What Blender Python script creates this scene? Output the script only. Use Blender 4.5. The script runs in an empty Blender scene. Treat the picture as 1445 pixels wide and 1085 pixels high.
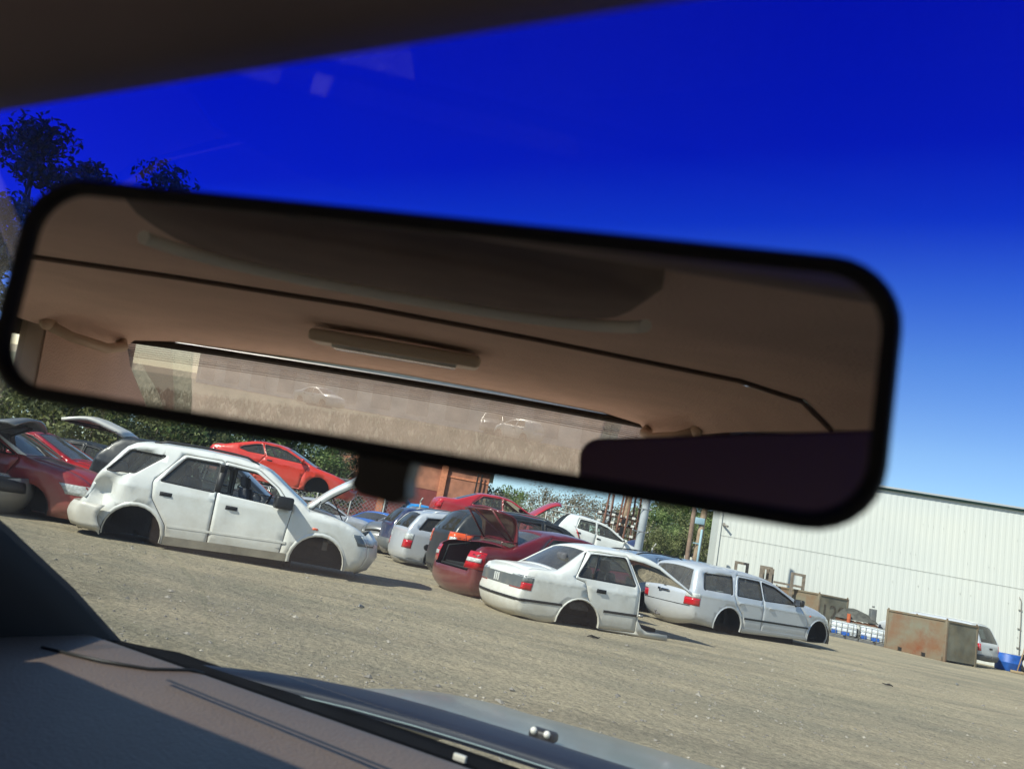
import bpy, bmesh, math, random
from math import sin, cos, pi, radians, sqrt, atan2
from mathutils import Vector, Matrix, noise
from mathutils.geometry import delaunay_2d_cdt
random.seed(7)
S = bpy.context.scene
COL = S.collection
H = 1.13                      # eye height of the photographer, sitting in a car

# ------------------------------------------------------------------ materials
def nt(m): m.use_nodes = True; return m.node_tree
def mat(name, col, rough=.6, metal=0, coat=0, var=.0, vscale=6, bump=0, bscale=60, dirt=None, dscale=2.5, damt=.5, spec=.5, col2=None, emis=None, det=6):
    m = bpy.data.materials.new(name); t = nt(m); n = t.nodes; l = t.links
    b = n['Principled BSDF']
    b.inputs['Roughness'].default_value = rough; b.inputs['Metallic'].default_value = metal
    b.inputs['Coat Weight'].default_value = coat; b.inputs['Coat Roughness'].default_value = .08
    b.inputs['Specular IOR Level'].default_value = spec
    tc = n.new('ShaderNodeTexCoord')
    out = None
    c = n.new('ShaderNodeRGB'); c.outputs[0].default_value = (*col, 1); out = c.outputs[0]
    if var or col2:
        nz = n.new('ShaderNodeTexNoise'); nz.inputs['Scale'].default_value = vscale; nz.inputs['Detail'].default_value = det
        l.new(tc.outputs['Object'], nz.inputs['Vector'])
        r = n.new('ShaderNodeValToRGB'); r.color_ramp.elements[0].position = .35; r.color_ramp.elements[1].position = .68
        a = col2 if col2 else tuple(x*(1-var) for x in col)
        bb = col if col2 else tuple(min(1, x*(1+var)) for x in col)
        r.color_ramp.elements[0].color = (*a, 1); r.color_ramp.elements[1].color = (*bb, 1)
        l.new(nz.outputs['Fac'], r.inputs['Fac']); out = r.outputs['Color']
    if dirt:
        nz = n.new('ShaderNodeTexNoise'); nz.inputs['Scale'].default_value = dscale; nz.inputs['Detail'].default_value = 8; nz.inputs['Roughness'].default_value = .65
        l.new(tc.outputs['Object'], nz.inputs['Vector'])
        r = n.new('ShaderNodeValToRGB'); r.color_ramp.elements[0].position = .45; r.color_ramp.elements[1].position = .75
        r.color_ramp.elements[0].color = (0, 0, 0, 1); r.color_ramp.elements[1].color = (damt, damt, damt, 1)
        l.new(nz.outputs['Fac'], r.inputs['Fac'])
        mx = n.new('ShaderNodeMix'); mx.data_type = 'RGBA'; l.new(r.outputs['Color'], mx.inputs['Factor'])
        l.new(out, mx.inputs[6]); mx.inputs[7].default_value = (*dirt, 1); out = mx.outputs[2]
        ad = n.new('ShaderNodeMath'); ad.operation = 'MULTIPLY_ADD'; l.new(r.outputs['Color'], ad.inputs[0]); ad.inputs[1].default_value = .5; ad.inputs[2].default_value = rough
        l.new(ad.outputs[0], b.inputs['Roughness'])
    l.new(out, b.inputs['Base Color'])
    if bump:
        nz = n.new('ShaderNodeTexNoise'); nz.inputs['Scale'].default_value = bscale; nz.inputs['Detail'].default_value = 6
        l.new(tc.outputs['Object'], nz.inputs['Vector'])
        bp = n.new('ShaderNodeBump'); bp.inputs['Strength'].default_value = bump; bp.inputs['Distance'].default_value = .02
        l.new(nz.outputs['Fac'], bp.inputs['Height']); l.new(bp.outputs['Normal'], b.inputs['Normal'])
    if emis:
        b.inputs['Emission Color'].default_value = (*emis[:3], 1); b.inputs['Emission Strength'].default_value = emis[3]
    return m

def paint(name, col, dust=.35, rough=.3, coat=.6, metal=0):
    """car paint with road dust that lies thicker towards the sills"""
    m = bpy.data.materials.new(name); t = nt(m); n = t.nodes; l = t.links; b = n['Principled BSDF']
    b.inputs['Coat Weight'].default_value = coat; b.inputs['Coat Roughness'].default_value = .12; b.inputs['Metallic'].default_value = metal
    tc = n.new('ShaderNodeTexCoord'); sp = n.new('ShaderNodeSeparateXYZ'); l.new(tc.outputs['Object'], sp.inputs[0])
    nz = n.new('ShaderNodeTexNoise'); nz.inputs['Scale'].default_value = 2.2; nz.inputs['Detail'].default_value = 9; nz.inputs['Roughness'].default_value = .7
    l.new(tc.outputs['Object'], nz.inputs['Vector'])
    mr = n.new('ShaderNodeMapRange'); mr.inputs['From Min'].default_value = .1; mr.inputs['From Max'].default_value = .75
    mr.inputs['To Min'].default_value = .55; mr.inputs['To Max'].default_value = .0; l.new(sp.outputs['Z'], mr.inputs['Value'])
    ad = n.new('ShaderNodeMath'); ad.operation = 'ADD'; l.new(mr.outputs[0], ad.inputs[0]); l.new(nz.outputs['Fac'], ad.inputs[1])
    r = n.new('ShaderNodeMapRange'); r.inputs['From Min'].default_value = .46; r.inputs['From Max'].default_value = 1.0; r.inputs['To Max'].default_value = dust
    l.new(ad.outputs[0], r.inputs['Value'])
    mx = n.new('ShaderNodeMix'); mx.data_type = 'RGBA'; l.new(r.outputs[0], mx.inputs['Factor'])
    mx.inputs[6].default_value = (*col, 1); mx.inputs[7].default_value = (.36, .31, .22, 1); l.new(mx.outputs[2], b.inputs['Base Color'])
    rr = n.new('ShaderNodeMath'); rr.operation = 'MULTIPLY_ADD'; l.new(r.outputs[0], rr.inputs[0]); rr.inputs[1].default_value = .6; rr.inputs[2].default_value = rough
    l.new(rr.outputs[0], b.inputs['Roughness'])
    n2 = n.new('ShaderNodeTexNoise'); n2.inputs['Scale'].default_value = 1.6; l.new(tc.outputs['Object'], n2.inputs['Vector'])
    bp = n.new('ShaderNodeBump'); bp.inputs['Strength'].default_value = .10; bp.inputs['Distance'].default_value = .02
    l.new(n2.outputs['Fac'], bp.inputs['Height']); l.new(bp.outputs['Normal'], b.inputs['Normal'])
    return m

def glass(name, tint=(.5, .55, .55), refl=.9, dust=.06, rough=.02, ns=5):
    """thin window pane: tinted see-through, mirror-like at a slant, with a film of dust"""
    m = bpy.data.materials.new(name); t = nt(m); n = t.nodes; l = t.links; n.remove(n['Principled BSDF'])
    o = n['Material Output']; tr = n.new('ShaderNodeBsdfTransparent'); tr.inputs[0].default_value = (*tint, 1)
    gl = n.new('ShaderNodeBsdfGlossy'); gl.inputs['Roughness'].default_value = rough
    fr = n.new('ShaderNodeFresnel'); fr.inputs['IOR'].default_value = 1.5
    mu = n.new('ShaderNodeMath'); mu.operation = 'MULTIPLY'; mu.inputs[1].default_value = refl; l.new(fr.outputs[0], mu.inputs[0])
    mx = n.new('ShaderNodeMixShader'); l.new(mu.outputs[0], mx.inputs[0]); l.new(tr.outputs[0], mx.inputs[1]); l.new(gl.outputs[0], mx.inputs[2])
    df = n.new('ShaderNodeBsdfDiffuse'); df.inputs[0].default_value = (.5, .46, .38, 1)
    nz = n.new('ShaderNodeTexNoise'); nz.inputs['Scale'].default_value = ns; nz.inputs['Detail'].default_value = 8; nz.inputs['Roughness'].default_value = .75
    tc = n.new('ShaderNodeTexCoord'); l.new(tc.outputs['Object'], nz.inputs['Vector'])
    m2 = n.new('ShaderNodeMath'); m2.operation = 'MULTIPLY'; m2.inputs[1].default_value = dust*2; l.new(nz.outputs['Fac'], m2.inputs[0])
    mf = n.new('ShaderNodeMixShader'); l.new(m2.outputs[0], mf.inputs[0]); l.new(mx.outputs[0], mf.inputs[1]); l.new(df.outputs[0], mf.inputs[2])
    l.new(mf.outputs[0], o.inputs['Surface'])
    return m

M = {}
M['white'] = paint('white_paint', (.74, .75, .72), .62)
M['offwhite'] = paint('ivory_paint', (.74, .72, .66), .5)
M['silver'] = paint('silver_paint', (.55, .58, .62), .35, metal=.25)
M['grey'] = paint('grey_paint', (.20, .21, .22), .5, metal=.3)
M['charcoal'] = paint('charcoal_paint', (.016, .021, .026), .16, .42, .12)
M['maroon'] = paint('maroon_paint', (.12, .008, .014), .18)
M['red'] = paint('red_paint', (.42, .015, .025), .25)
M['dullred'] = paint('faded_red_paint', (.30, .028, .032), .4)
M['orange'] = paint('orange_red_paint', (.62, .035, .015), .2)
M['blue'] = paint('bright_blue_paint', (.01, .13, .55), .15)
M['cyan'] = paint('sky_blue_paint', (.02, .28, .68), .15)
M['navy'] = paint('navy_paint', (.018, .03, .09), .4)
M['pale_blue'] = paint('steel_blue_paint', (.14, .21, .32), .3)
M['black'] = mat('black_plastic', (.012, .012, .013), .5, var=.2)
M['rubber'] = mat('black_rubber', (.01, .01, .01), .8)
M['dark'] = mat('dark_liner', (.009, .009, .009), .9, bump=.4, bscale=12, dirt=(.06, .05, .04), damt=.2)
M['greyplastic'] = mat('grey_plastic', (.10, .11, .115), .6, dirt=(.3, .26, .2), damt=.5)
M['seat'] = mat('grey_seat_fabric', (.10, .10, .11), .9, var=.2, vscale=20)
M['metal'] = mat('bare_metal', (.35, .35, .34), .45, metal=.8, dirt=(.15, .08, .04), damt=.7, dscale=8)
M['rustdark'] = mat('rusty_brake_metal', (.04, .028, .02), .8, col2=(.018, .017, .016), vscale=12)
M['engine'] = mat('greasy_engine', (.05, .05, .05), .6, col2=(.16, .15, .14), vscale=9, bump=.8, bscale=20)
M['chrome'] = mat('bright_metal', (.7, .7, .7), .15, metal=1)
M['redlens'] = mat('red_lens', (.48, .01, .015), .15, coat=.8, emis=None)
M['orangelens'] = mat('orange_lens', (.75, .10, .02), .15, coat=.8)
M['clearlens'] = mat('clear_lens', (.55, .57, .55), .12, coat=.8, var=.25, vscale=30)
M['darklens'] = mat('smoky_lens', (.08, .10, .12), .12, coat=.8)
M['glass'] = glass('window_glass', (.74, .82, .79), 1.4, .08)
M['darkglass'] = glass('tinted_window_glass', (.10, .12, .13), 1, .05)
M['bluescreen'] = glass('reflective_screen_glass', (.16, .22, .26), 1.6, .10, .04)

# ------------------------------------------------------------------ helpers
def tag(o, label=None, cat=None, group=None, kind=None):
    if label: o['label'] = label
    if cat: o['category'] = cat
    if group: o['group'] = group
    if kind: o['kind'] = kind
    return o
def empty(name, loc=(0, 0, 0), rz=0, rot=None):
    o = bpy.data.objects.new(name, None); COL.objects.link(o); o.location = loc
    o.rotation_euler = rot if rot else (0, 0, rz); o.empty_display_size = .2
    return o
class MB:
    """collects simple shapes into one mesh"""
    def __init__(s): s.v = []; s.f = []; s.sm = []
    def add(s, vs, fs, smooth=False):
        k = len(s.v); s.v += [tuple(v) for v in vs]
        for f in fs: s.f.append(tuple(i+k for i in f)); s.sm.append(smooth)
        return s
    def box(s, c, d, rz=0, ry=0, rx=0, b=0):
        R = Matrix.Rotation(rz, 3, 'Z') @ Matrix.Rotation(ry, 3, 'Y') @ Matrix.Rotation(rx, 3, 'X')
        hx, hy, hz = d[0]/2, d[1]/2, d[2]/2
        if b <= 0:
            vs = [Vector((x, y, z)) for x in (-hx, hx) for y in (-hy, hy) for z in (-hz, hz)]
            fs = [(0, 1, 3, 2), (4, 6, 7, 5), (0, 4, 5, 1), (2, 3, 7, 6), (0, 2, 6, 4), (1, 5, 7, 3)]
            s.add([R @ v + Vector(c) for v in vs], fs)
        else:
            bm = bmesh.new(); bmesh.ops.create_cube(bm, size=1)
            for v in bm.verts: v.co = Vector((v.co.x*d[0], v.co.y*d[1], v.co.z*d[2]))
            bmesh.ops.bevel(bm, geom=bm.edges[:], offset=b, segments=3, affect='EDGES', profile=.5)
            bm.verts.index_update()
            s.add([R @ v.co + Vector(c) for v in bm.verts], [[v.index for v in f.verts] for f in bm.faces], True); bm.free()
        return s
    def tube(s, pts, r, n=8, close=True):
        pts = [Vector(p) for p in pts]; rs = r if isinstance(r, (list, tuple)) else [r]*len(pts)
        ring = []; k = len(s.v); last = None
        for i, p in enumerate(pts):
            d = (pts[min(i+1, len(pts)-1)] - pts[max(i-1, 0)]).normalized()
            a = d.orthogonal().normalized() if last is None else (last - d*last.dot(d)).normalized()
            last = a; b = d.cross(a)
            for j in range(n):
                t = 2*pi*j/n; s.v.append(tuple(p + (a*cos(t) + b*sin(t))*rs[i]))
        for i in range(len(pts)-1):
            for j in range(n):
                s.f.append((k+i*n+j, k+i*n+(j+1) % n, k+(i+1)*n+(j+1) % n, k+(i+1)*n+j)); s.sm.append(True)
        if close:
            s.f.append(tuple(k+j for j in range(n))[::-1]); s.sm.append(False)
            s.f.append(tuple(k+(len(pts)-1)*n+j for j in range(n))); s.sm.append(False)
        return s
    def grid(s, rows, smooth=True):
        k = len(s.v); m = len(rows[0])
        for r in rows: s.v += [tuple(p) for p in r]
        for i in range(len(rows)-1):
            for j in range(m-1):
                s.f.append((k+i*m+j, k+i*m+j+1, k+(i+1)*m+j+1, k+(i+1)*m+j)); s.sm.append(smooth)
        return s
    def ball(s, c, r, seg=12, rings=8, noisy=0, seed=0):
        k = len(s.v); c = Vector(c); r = Vector(r) if isinstance(r, (tuple, list)) else Vector((r, r, r))
        rows = []
        for i in range(rings+1):
            t = pi*i/rings; row = []
            for j in range(seg+1):
                p = 2*pi*(j % seg)/seg; d = Vector((sin(t)*cos(p), sin(t)*sin(p), cos(t)))
                q = 1 + (noise.noise(d*2+Vector((seed, 0, 0)))*noisy if noisy else 0)
                row.append(c + Vector((d.x*r.x, d.y*r.y, d.z*r.z))*q)
            rows.append(row)
        return s.grid(rows)
    def build(s, name, m, parent=None, solid=0, merge=False, bevel=0):
        me = bpy.data.meshes.new(name); me.from_pydata(s.v, [], s.f)
        me.polygons.foreach_set('use_smooth', s.sm)
        if merge:
            bm = bmesh.new(); bm.from_mesh(me); bmesh.ops.remove_doubles(bm, verts=bm.verts, dist=1e-4)
            bmesh.ops.recalc_face_normals(bm, faces=bm.faces); bm.to_mesh(me); bm.free()
        o = bpy.data.objects.new(name, me); COL.objects.link(o)
        for x in (m if isinstance(m, list) else [m]): me.materials.append(x)
        if parent: o.parent = parent
        if solid:
            md = o.modifiers.new('t', 'SOLIDIFY'); md.thickness = solid; md.offset = 0
        if bevel:
            md = o.modifiers.new('b', 'BEVEL'); md.width = bevel; md.segments = 2; md.limit_method = 'ANGLE'
        return o
def children(o): return [c for c in COL.objects if c.parent == o]
def copy_tree(o, parent=None):
    c = o.copy(); COL.objects.link(c)
    if parent: c.parent = parent
    for ch in children(o): copy_tree(ch, c)
    return c

# ------------------------------------------------------------------ car generator
def pin(poly, x, y):
    ins = False; n = len(poly); j = n-1
    for i in range(n):
        xi, yi = poly[i]; xj, yj = poly[j]
        if (yi > y) != (yj > y) and x < (xj-xi)*(y-yi)/(yj-yi)+xi: ins = not ins
        j = i
    return ins
def pseg(px, py, a, b):
    dx, dy = b[0]-a[0], b[1]-a[1]; L = dx*dx+dy*dy
    t = 0 if L == 0 else max(0, min(1, ((px-a[0])*dx+(py-a[1])*dy)/L))
    return math.hypot(px-a[0]-t*dx, py-a[1]-t*dy), t
def shrink(poly, d):
    n = len(poly); area = sum(poly[i][0]*poly[(i+1) % n][1]-poly[(i+1) % n][0]*poly[i][1] for i in range(n))
    sg = 1 if area > 0 else -1; out = []
    for i in range(n):
        p = Vector(poly[i-1]); q = Vector(poly[i]); r = Vector(poly[(i+1) % n])
        a = (q-p).normalized(); b = (r-q).normalized(); na = Vector((-a.y, a.x))*sg; nb = Vector((-b.y, b.x))*sg
        m = (na+nb); m = m/max(.3, m.dot(na)) if m.length > 1e-6 else na
        out.append(tuple(q+m*d))
    return out
def roundpoly(poly, r=.05, seg=3):
    out = []; n = len(poly)
    for i in range(n):
        p = Vector(poly[i-1]); q = Vector(poly[i]); s_ = Vector(poly[(i+1) % n])
        la, lb = (p-q).length, (s_-q).length; rr = min(r, la*.4, lb*.4)
        a = q+(p-q).normalized()*rr; b = q+(s_-q).normalized()*rr
        for k in range(seg+1):
            t = k/seg; out.append(tuple(a*(1-t)**2+q*2*t*(1-t)+b*t*t))
    return out

class Car:
    def __init__(s, spec, paintm, name='wrecked_car', label='', cat='car', loc=(0, 0, 0), h=0, pitch=0, roll=0, group=None, lod=1, sides=(-1, 1), sc=(1, 1, 1)):
        s.sp = spec; s.pm = paintm; s.lod = lod
        s.root = empty(name, loc); s.root.rotation_mode = 'XYZ'
        s.root.rotation_euler = (radians(roll), radians(-pitch), radians(h)); s.root.scale = sc
        tag(s.root, label, cat, group)
        s.W = spec.get('W', .88); s.belt = spec.get('belt', .95); s.k = spec.get('k', .42); s.cz = spec.get('cz', s.belt-.12); s.lz = spec.get('lz', .40)
        pr = []                                    # profile resampled: s, z, tag of the segment that follows, corner radius, crown
        P = [tuple(p)+('B', .07, .03)[len(p)-2:] if len(p) < 5 else tuple(p) for p in spec['prof']]
        for i in range(len(P)-1):
            a, b = P[i], P[i+1]; L = math.hypot(b[0]-a[0], b[1]-a[1]); n = max(1, int(L/(.09 if lod else .2)))
            for q in range(n):
                t = q/n; pr.append((a[0]+(b[0]-a[0])*t, a[1]+(b[1]-a[1])*t, a[2], a[3]+(b[3]-a[3])*t, a[4]+(b[4]-a[4])*t))
        pr.append(P[-1]); s.pr = pr
        # soften the profile (keeps the corners from reading as facets)
        for _ in range(1):
            q = [pr[0]]
            for i in range(1, len(pr)-1):
                q.append(((pr[i-1][0]+2*pr[i][0]+pr[i+1][0])/4, (pr[i-1][1]+2*pr[i][1]+pr[i+1][1])/4, *pr[i][2:]))
            q.append(pr[-1]); pr = q
        s.pr = pr
        s.smin = min(p[0] for p in pr); s.smax = max(p[0] for p in pr)
        bot = []
        for b in spec['bottom']:
            if b[0] == 'arc':
                _, cx, cz, r, zb = b; a0 = math.asin(max(-1, min(1, (zb-cz)/r))); n = 16
                for i in range(n+1):
                    a = a0+(pi-2*a0)*i/n; bot.append((cx+r*cos(a), cz+r*sin(a)))
            else: bot.append(b)
        s.bot = bot
        s.poly = [(p[0], p[1]) for p in pr] + bot
        s.wins = spec.get('windows', []); s.doors = spec.get('doors', [])
        s.make()
    def plan(s, x):
        f = max(0, min(1, (x-(s.smax-1.1))/1.1)); r = max(0, min(1, ((s.smin+.9)-x)/.9))
        return 1 - s.sp.get('pf', .13)*f*f - s.sp.get('prr', .09)*r*r
    def near(s, x, z):
        best = (9, .07)
        pr = s.pr
        for i in range(len(pr)-1):
            if abs(pr[i][0]-x) > .5 and abs(pr[i+1][0]-x) > .5: continue
            d, t = pseg(x, z, pr[i], pr[i+1])
            if d < best[0]: best = (d, pr[i][3]*(1-t)+pr[i+1][3]*t)
        return best
    def Y0(s, x, z):
        w = s.W*s.plan(x)
        if z > s.belt: w -= (s.belt-s.cz)*.16+(z-s.belt)*s.k*(1 if z-s.belt > .08 else (z-s.belt)/.08*.5+.5)
        elif z > s.cz: w -= (z-s.cz)*.16
        elif z > s.lz: w -= (s.cz-z)*.035-.006*max(0, 1-(s.cz-z)/.03) if s.cz-z < .03 else (s.cz-z)*.035
        else: w -= (s.cz-s.lz)*.035+(s.lz-z)*.16
        return w
    def Y(s, x, z):
        w = s.Y0(x, z); d, r = s.near(x, z)
        if d < r: w += -r + sqrt(max(0, r*r-(r-d)**2))
        for (dx, dz, dr, dd) in s.sp.get('dents', []):
            q = math.hypot(x-dx, (z-dz))/dr
            if q < 1: w -= dd*(1-q*q)**2
        return w
    def edge(s, z, rear=True):
        best = None; pr = s.pr
        for i in range(len(pr)-1):
            a, b = pr[i], pr[i+1]
            if (a[1]-z)*(b[1]-z) <= 0 and a[1] != b[1]:
                t = (z-a[1])/(b[1]-a[1]); x = a[0]+(b[0]-a[0])*t
                if best is None or (x < best[0] if rear else x > best[0]): best = (x, a[4]+(b[4]-a[4])*t)
        return best or ((s.smin if rear else s.smax), .05)
    def path(s, z, side, L, C, rear=True, off=.006, y0=None):
        """points at height z from L metres along the side, round the corner, C metres across the end"""
        ex, cr = s.edge(z, rear); sg = 1 if rear else -1; pts = []
        n = 7
        for i in range(n):
            x = ex + sg*L*(1-(i/n))**1.6 if L > 0 else ex
            if L > 0: pts.append(Vector((x, side*(s.Y(x, z)+off), z)))
        w = s.Y(ex+sg*.001, z)
        m = 7
        for i in range(m+1):
            y = w - C*i/m if y0 is None else y0 + (w-y0)*(1-i/m)
            pts.append(Vector((ex - sg*(cr*(1-(y/w)**2)+off), side*y, z)))
        return pts
    def wrap(s, name, m, z0, z1, side, L, C, rear=True, off=.008, rows=3, parent=None, slant=0, y0=None):
        g = MB(); R = []
        for i in range(rows+1):
            z = z0+(z1-z0)*i/rows
            R.append(s.path(z, side, L+slant*i/rows, C, rear, off, y0))
        g.grid(R)
        return g.build(name, m, parent or s.root, solid=.006)
    def sidepatch(s, name, m, poly, side, off=.01, parent=None, solid=.01):
        xs = [p[0] for p in poly]; 
        pts = [Vector((p[0], side*(s.Y(*p)+off), p[1])) for p in poly]
        c = Vector((sum(p.x for p in pts)/len(pts), sum(p.y for p in pts)/len(pts), sum(p.z for p in pts)/len(pts)))
        g = MB(); g.add(pts+[c], [(i, (i+1) % len(pts), len(pts)) for i in range(len(pts))], True)
        return g.build(name, m, parent or s.root, solid=solid)
    def strip(s, name, m, x0, z0, x1, z1, h_, side, off=.012, parent=None):
        g = MB(); rows = []; n = 14
        for k, (dz, o) in enumerate([(-h_/2, 0), (-h_/2, off), (h_/2, off), (h_/2, 0)]):
            rows.append([Vector((x0+(x1-x0)*i/n, side*(s.Y(x0+(x1-x0)*i/n, z0+(z1-z0)*i/n+dz)+o), z0+(z1-z0)*i/n+dz)) for i in range(n+1)])
        g.grid(rows, False)
        return g.build(name, m, parent or s.root)
    def make(s):
        sp = s.sp; W = s.W
        pts = []; edges = []
        def addloop(poly, closed=True):
            k = len(pts); pts.extend(poly)
            for i in range(len(poly)-(0 if closed else 1)): edges.append((k+i, k+(i+1) % len(poly)))
        addloop(s.poly)
        wins = [roundpoly(w['p'], .04) for w in s.wins]
        doors = []
        for d in s.doors:
            dp = roundpoly(d['p'], .04); doors.append((dp, shrink(dp, .009), d)); addloop(dp); addloop(doors[-1][1])
        for w in wins: addloop(w)
        # interior grid and offset rows near the outline
        st = .11 if s.lod else .22
        x = s.smin
        while x < s.smax:
            z = .1
            while z < 2.0:
                xx, zz = x+random.uniform(-.01, .01), z+random.uniform(-.01, .01)
                if pin(s.poly, xx, zz):
                    dm = min(pseg(xx, zz, s.poly[i-1], s.poly[i])[0] for i in range(len(s.poly)))
                    if dm > .03: pts.append((xx, zz))
                z += st
            x += st
        x = s.smin
        while x < s.smax:
            for zz in (s.cz, s.cz-.025, s.cz+.03, s.lz, s.lz-.03, s.lz+.03, s.belt):
                if pin(s.poly, x, zz) and min(pseg(x, zz, s.poly[i-1], s.poly[i])[0] for i in range(len(s.poly))) > .03: pts.append((x, zz))
            x += .09 if s.lod else .2
        if s.lod:
            for i in range(1, len(s.pr)-1):
                a, b = s.pr[i-1], s.pr[i+1]; d = Vector((b[0]-a[0], b[1]-a[1]))
                if d.length == 0: continue
                d.normalize(); nn = Vector((d.y, -d.x))
                for q in (.12, .38, .8):
                    p = (s.pr[i][0]+nn.x*s.pr[i][3]*q, s.pr[i][1]+nn.y*s.pr[i][3]*q)
                    if pin(s.poly, *p): pts.append(p)
        vs, es, fs, *_ = delaunay_2d_cdt([Vector(p) for p in pts], edges, [], 0, 1e-4)
        cls = {}
        for f in fs:
            cx = sum(vs[i].x for i in f)/len(f); cz = sum(vs[i].y for i in f)/len(f)
            if not pin(s.poly, cx, cz): continue
            key = 'body'
            for i, w in enumerate(wins):
                if pin(w, cx, cz): key = ('win', i); break
            if key == 'body':
                for i, (dp, di, d) in enumerate(doors):
                    if pin(di, cx, cz): key = ('door', i); break
                    if pin(dp, cx, cz): key = None; break
            else:
                if s.wins[key[1]].get('open'): key = None
            if key: cls.setdefault(key, []).append(f)
        Yc = {}
        def Yv(i):
            if i not in Yc: Yc[i] = s.Y(vs[i].x, vs[i].y)
            return Yc[i]
        body = MB(); body_m = s.pm
        def emit(g, flist, side, off=0):
            ids = {}; V = []; F = []
            for f in flist:
                q = []
                for i in f:
                    if i not in ids: ids[i] = len(V); V.append((vs[i].x, side*(Yv(i)+off), vs[i].y))
                    q.append(ids[i])
                F.append(q if side < 0 else q[::-1])
            g.add(V, F, True)
        for side in (-1, 1): emit(body, cls.get('body', []), side)
        # strip over the top: bumper, boot, glass, roof, bonnet, bumper
        pr = s.pr; m = sp.get('m', .09)
        fr = [-1, -1+m, -.72, -.4, -.13, .13, .4, .72, 1-m, 1]
        nrm = []
        for i in range(len(pr)):
            a, b = pr[max(0, i-1)], pr[min(len(pr)-1, i+1)]; d = Vector((b[0]-a[0], b[1]-a[1])).normalized(); nrm.append(Vector((-d.y, d.x)))
        rows = []
        for i, p in enumerate(pr):
            w = s.Y(p[0], p[1]); row = []
            for f in fr:
                c = p[4]*(1-f*f); row.append(Vector((p[0]+nrm[i].x*c, f*w, p[1]+nrm[i].y*c)))
            rows.append(row)
        s.rows = rows
        parts = {}
        skip = sp.get('skip', '')
        for i in range(len(pr)-1):
            tg = pr[i][2]
            for j in range(len(fr)-1):
                quad = [rows[i][j], rows[i][j+1], rows[i+1][j+1], rows[i+1][j]]
                inner = 0 < j < len(fr)-2
                key = 'B'
                if tg in 'WRHT' and inner: key = tg
                if key in skip: continue
                if key == 'B': body.add(quad, [(0, 1, 2, 3)], True)
                else: parts.setdefault(key, MB()).add(quad, [(0, 1, 2, 3)], True)
        ob = body.build('body', s.pm, s.root, merge=True); s.body = ob
        md = ob.modifiers.new('t', 'SOLIDIFY'); md.thickness = .012; md.offset = 0
        gm = sp.get('glassm', M['glass'])
        if 'W' in parts: parts['W'].build('windscreen', sp.get('wsm', M['bluescreen']), s.root, merge=True)
        if 'R' in parts: parts['R'].build('rear_window', sp.get('rwm', M['darkglass']), s.root, merge=True)
        for key, nm, ang in (('H', 'bonnet', sp.get('hopen', 0)), ('T', 'boot_lid', sp.get('topen', 0))):
            if key in parts:
                idx = [i for i in range(len(pr)) if pr[i][2] == key]
                i0, i1 = idx[0], min(idx[-1]+1, len(pr)-1)
                piv = pr[i0] if key == 'H' else pr[i1]
                P = Vector((piv[0], 0, piv[1]))
                g = parts[key]; ll = 1
                if ang:
                    R = Matrix.Rotation(radians(-ang if key == 'H' else ang), 3, 'Y'); up = Vector(sp.get('lift', (0, 0, .03)))
                    ll = sp.get('lidlen', 1); g.v = [tuple(R @ Vector(((v[0]-P.x)*ll, v[1], (v[2]-P.z)*ll)) + P + up) for v in g.v]
                o = g.build(nm, sp.get('lidm', {}).get(key, s.pm), s.root, merge=True, solid=sp.get('lidthick', .035) if ang else .012)
                if ang:
                    ub = MB()
                    for q, (a, b) in enumerate([((.15, -.5), (.15, .5)), ((.9, -.45), (.9, .45)), ((.15, -.5), (.9, -.45)), ((.15, .5), (.9, .45)), ((.15, -.3), (.9, .3))]):
                        Lh = math.hypot(pr[i1][0]-pr[i0][0], pr[i1][1]-pr[i0][1])
                        def pt(c):
                            k = i0+int((i1-i0)*(c[0] if key == 'H' else 1-c[0])); r_ = rows[k]; t = c[1]
                            v = r_[4].lerp(r_[1] if t < 0 else r_[-2], abs(t)*1.6) - Vector((0, 0, .03))
                            return R @ Vector(((v.x-P.x)*ll, v.y, (v.z-P.z)*ll)) + P + up
                        ub.tube([pt(a), pt(a).lerp(pt(b), .5), pt(b)], .018, 6)
                    ub.build('lid_bracing', M['black'] if key == 'H' else s.pm, o)
                    k = i1 if key == 'T' else i0
                    for sd in (1, -2):
                        ar = MB()
                        e = rows[k][sd]; kk = i0+1 if key == 'T' else i1-1
                        v = R @ (rows[i1-2 if key == 'T' else i0+2][sd]-P)+P+up
                        ar.tube([e+Vector((-.05, 0, -.1)), e+Vector((-.12 if key == 'T' else .1, 0, .1)), v], .012, 6); ar.build('hinge_arm', s.pm if key == 'T' else M['black'], s.root)
                    if key == 'H':
                        ar = MB(); ar.tube([Vector((pr[i1][0]-.15, rows[i1][-2].y, pr[i1][1]-.08)), R @ (rows[int((i0+i1)/2)][-2]-P)+P+up], .01, 6); ar.build('bonnet_stay', M['black'], s.root)
        # doors with their windows
        for side in s.sp.get('doorsides', (-1, 1)):
            dobs = {}
            for i, (dp, di, d) in enumerate(doors):
                if ('door', i) not in cls or (d.get('missing') and (d['missing'] is True or d['missing'] == side)): continue
                g = MB(); emit(g, cls[('door', i)], side); o = g.build(d.get('name', 'door'), d.get('mat', s.pm), s.root, solid=.012); dobs[i] = o
                if 'handle' in d:
                    hx, hz = d['handle']; y = s.Y(hx, hz)
                    b = MB(); b.box((hx, side*(y+.006), hz), (.17, .012, .06), b=.005); b.box((hx, side*(y+.022), hz+.008), (.14, .02, .022), ry=radians(d.get('hr', 0)), b=.008)
                    b.build('handle', d.get('hm', M['black']), o)
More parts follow.
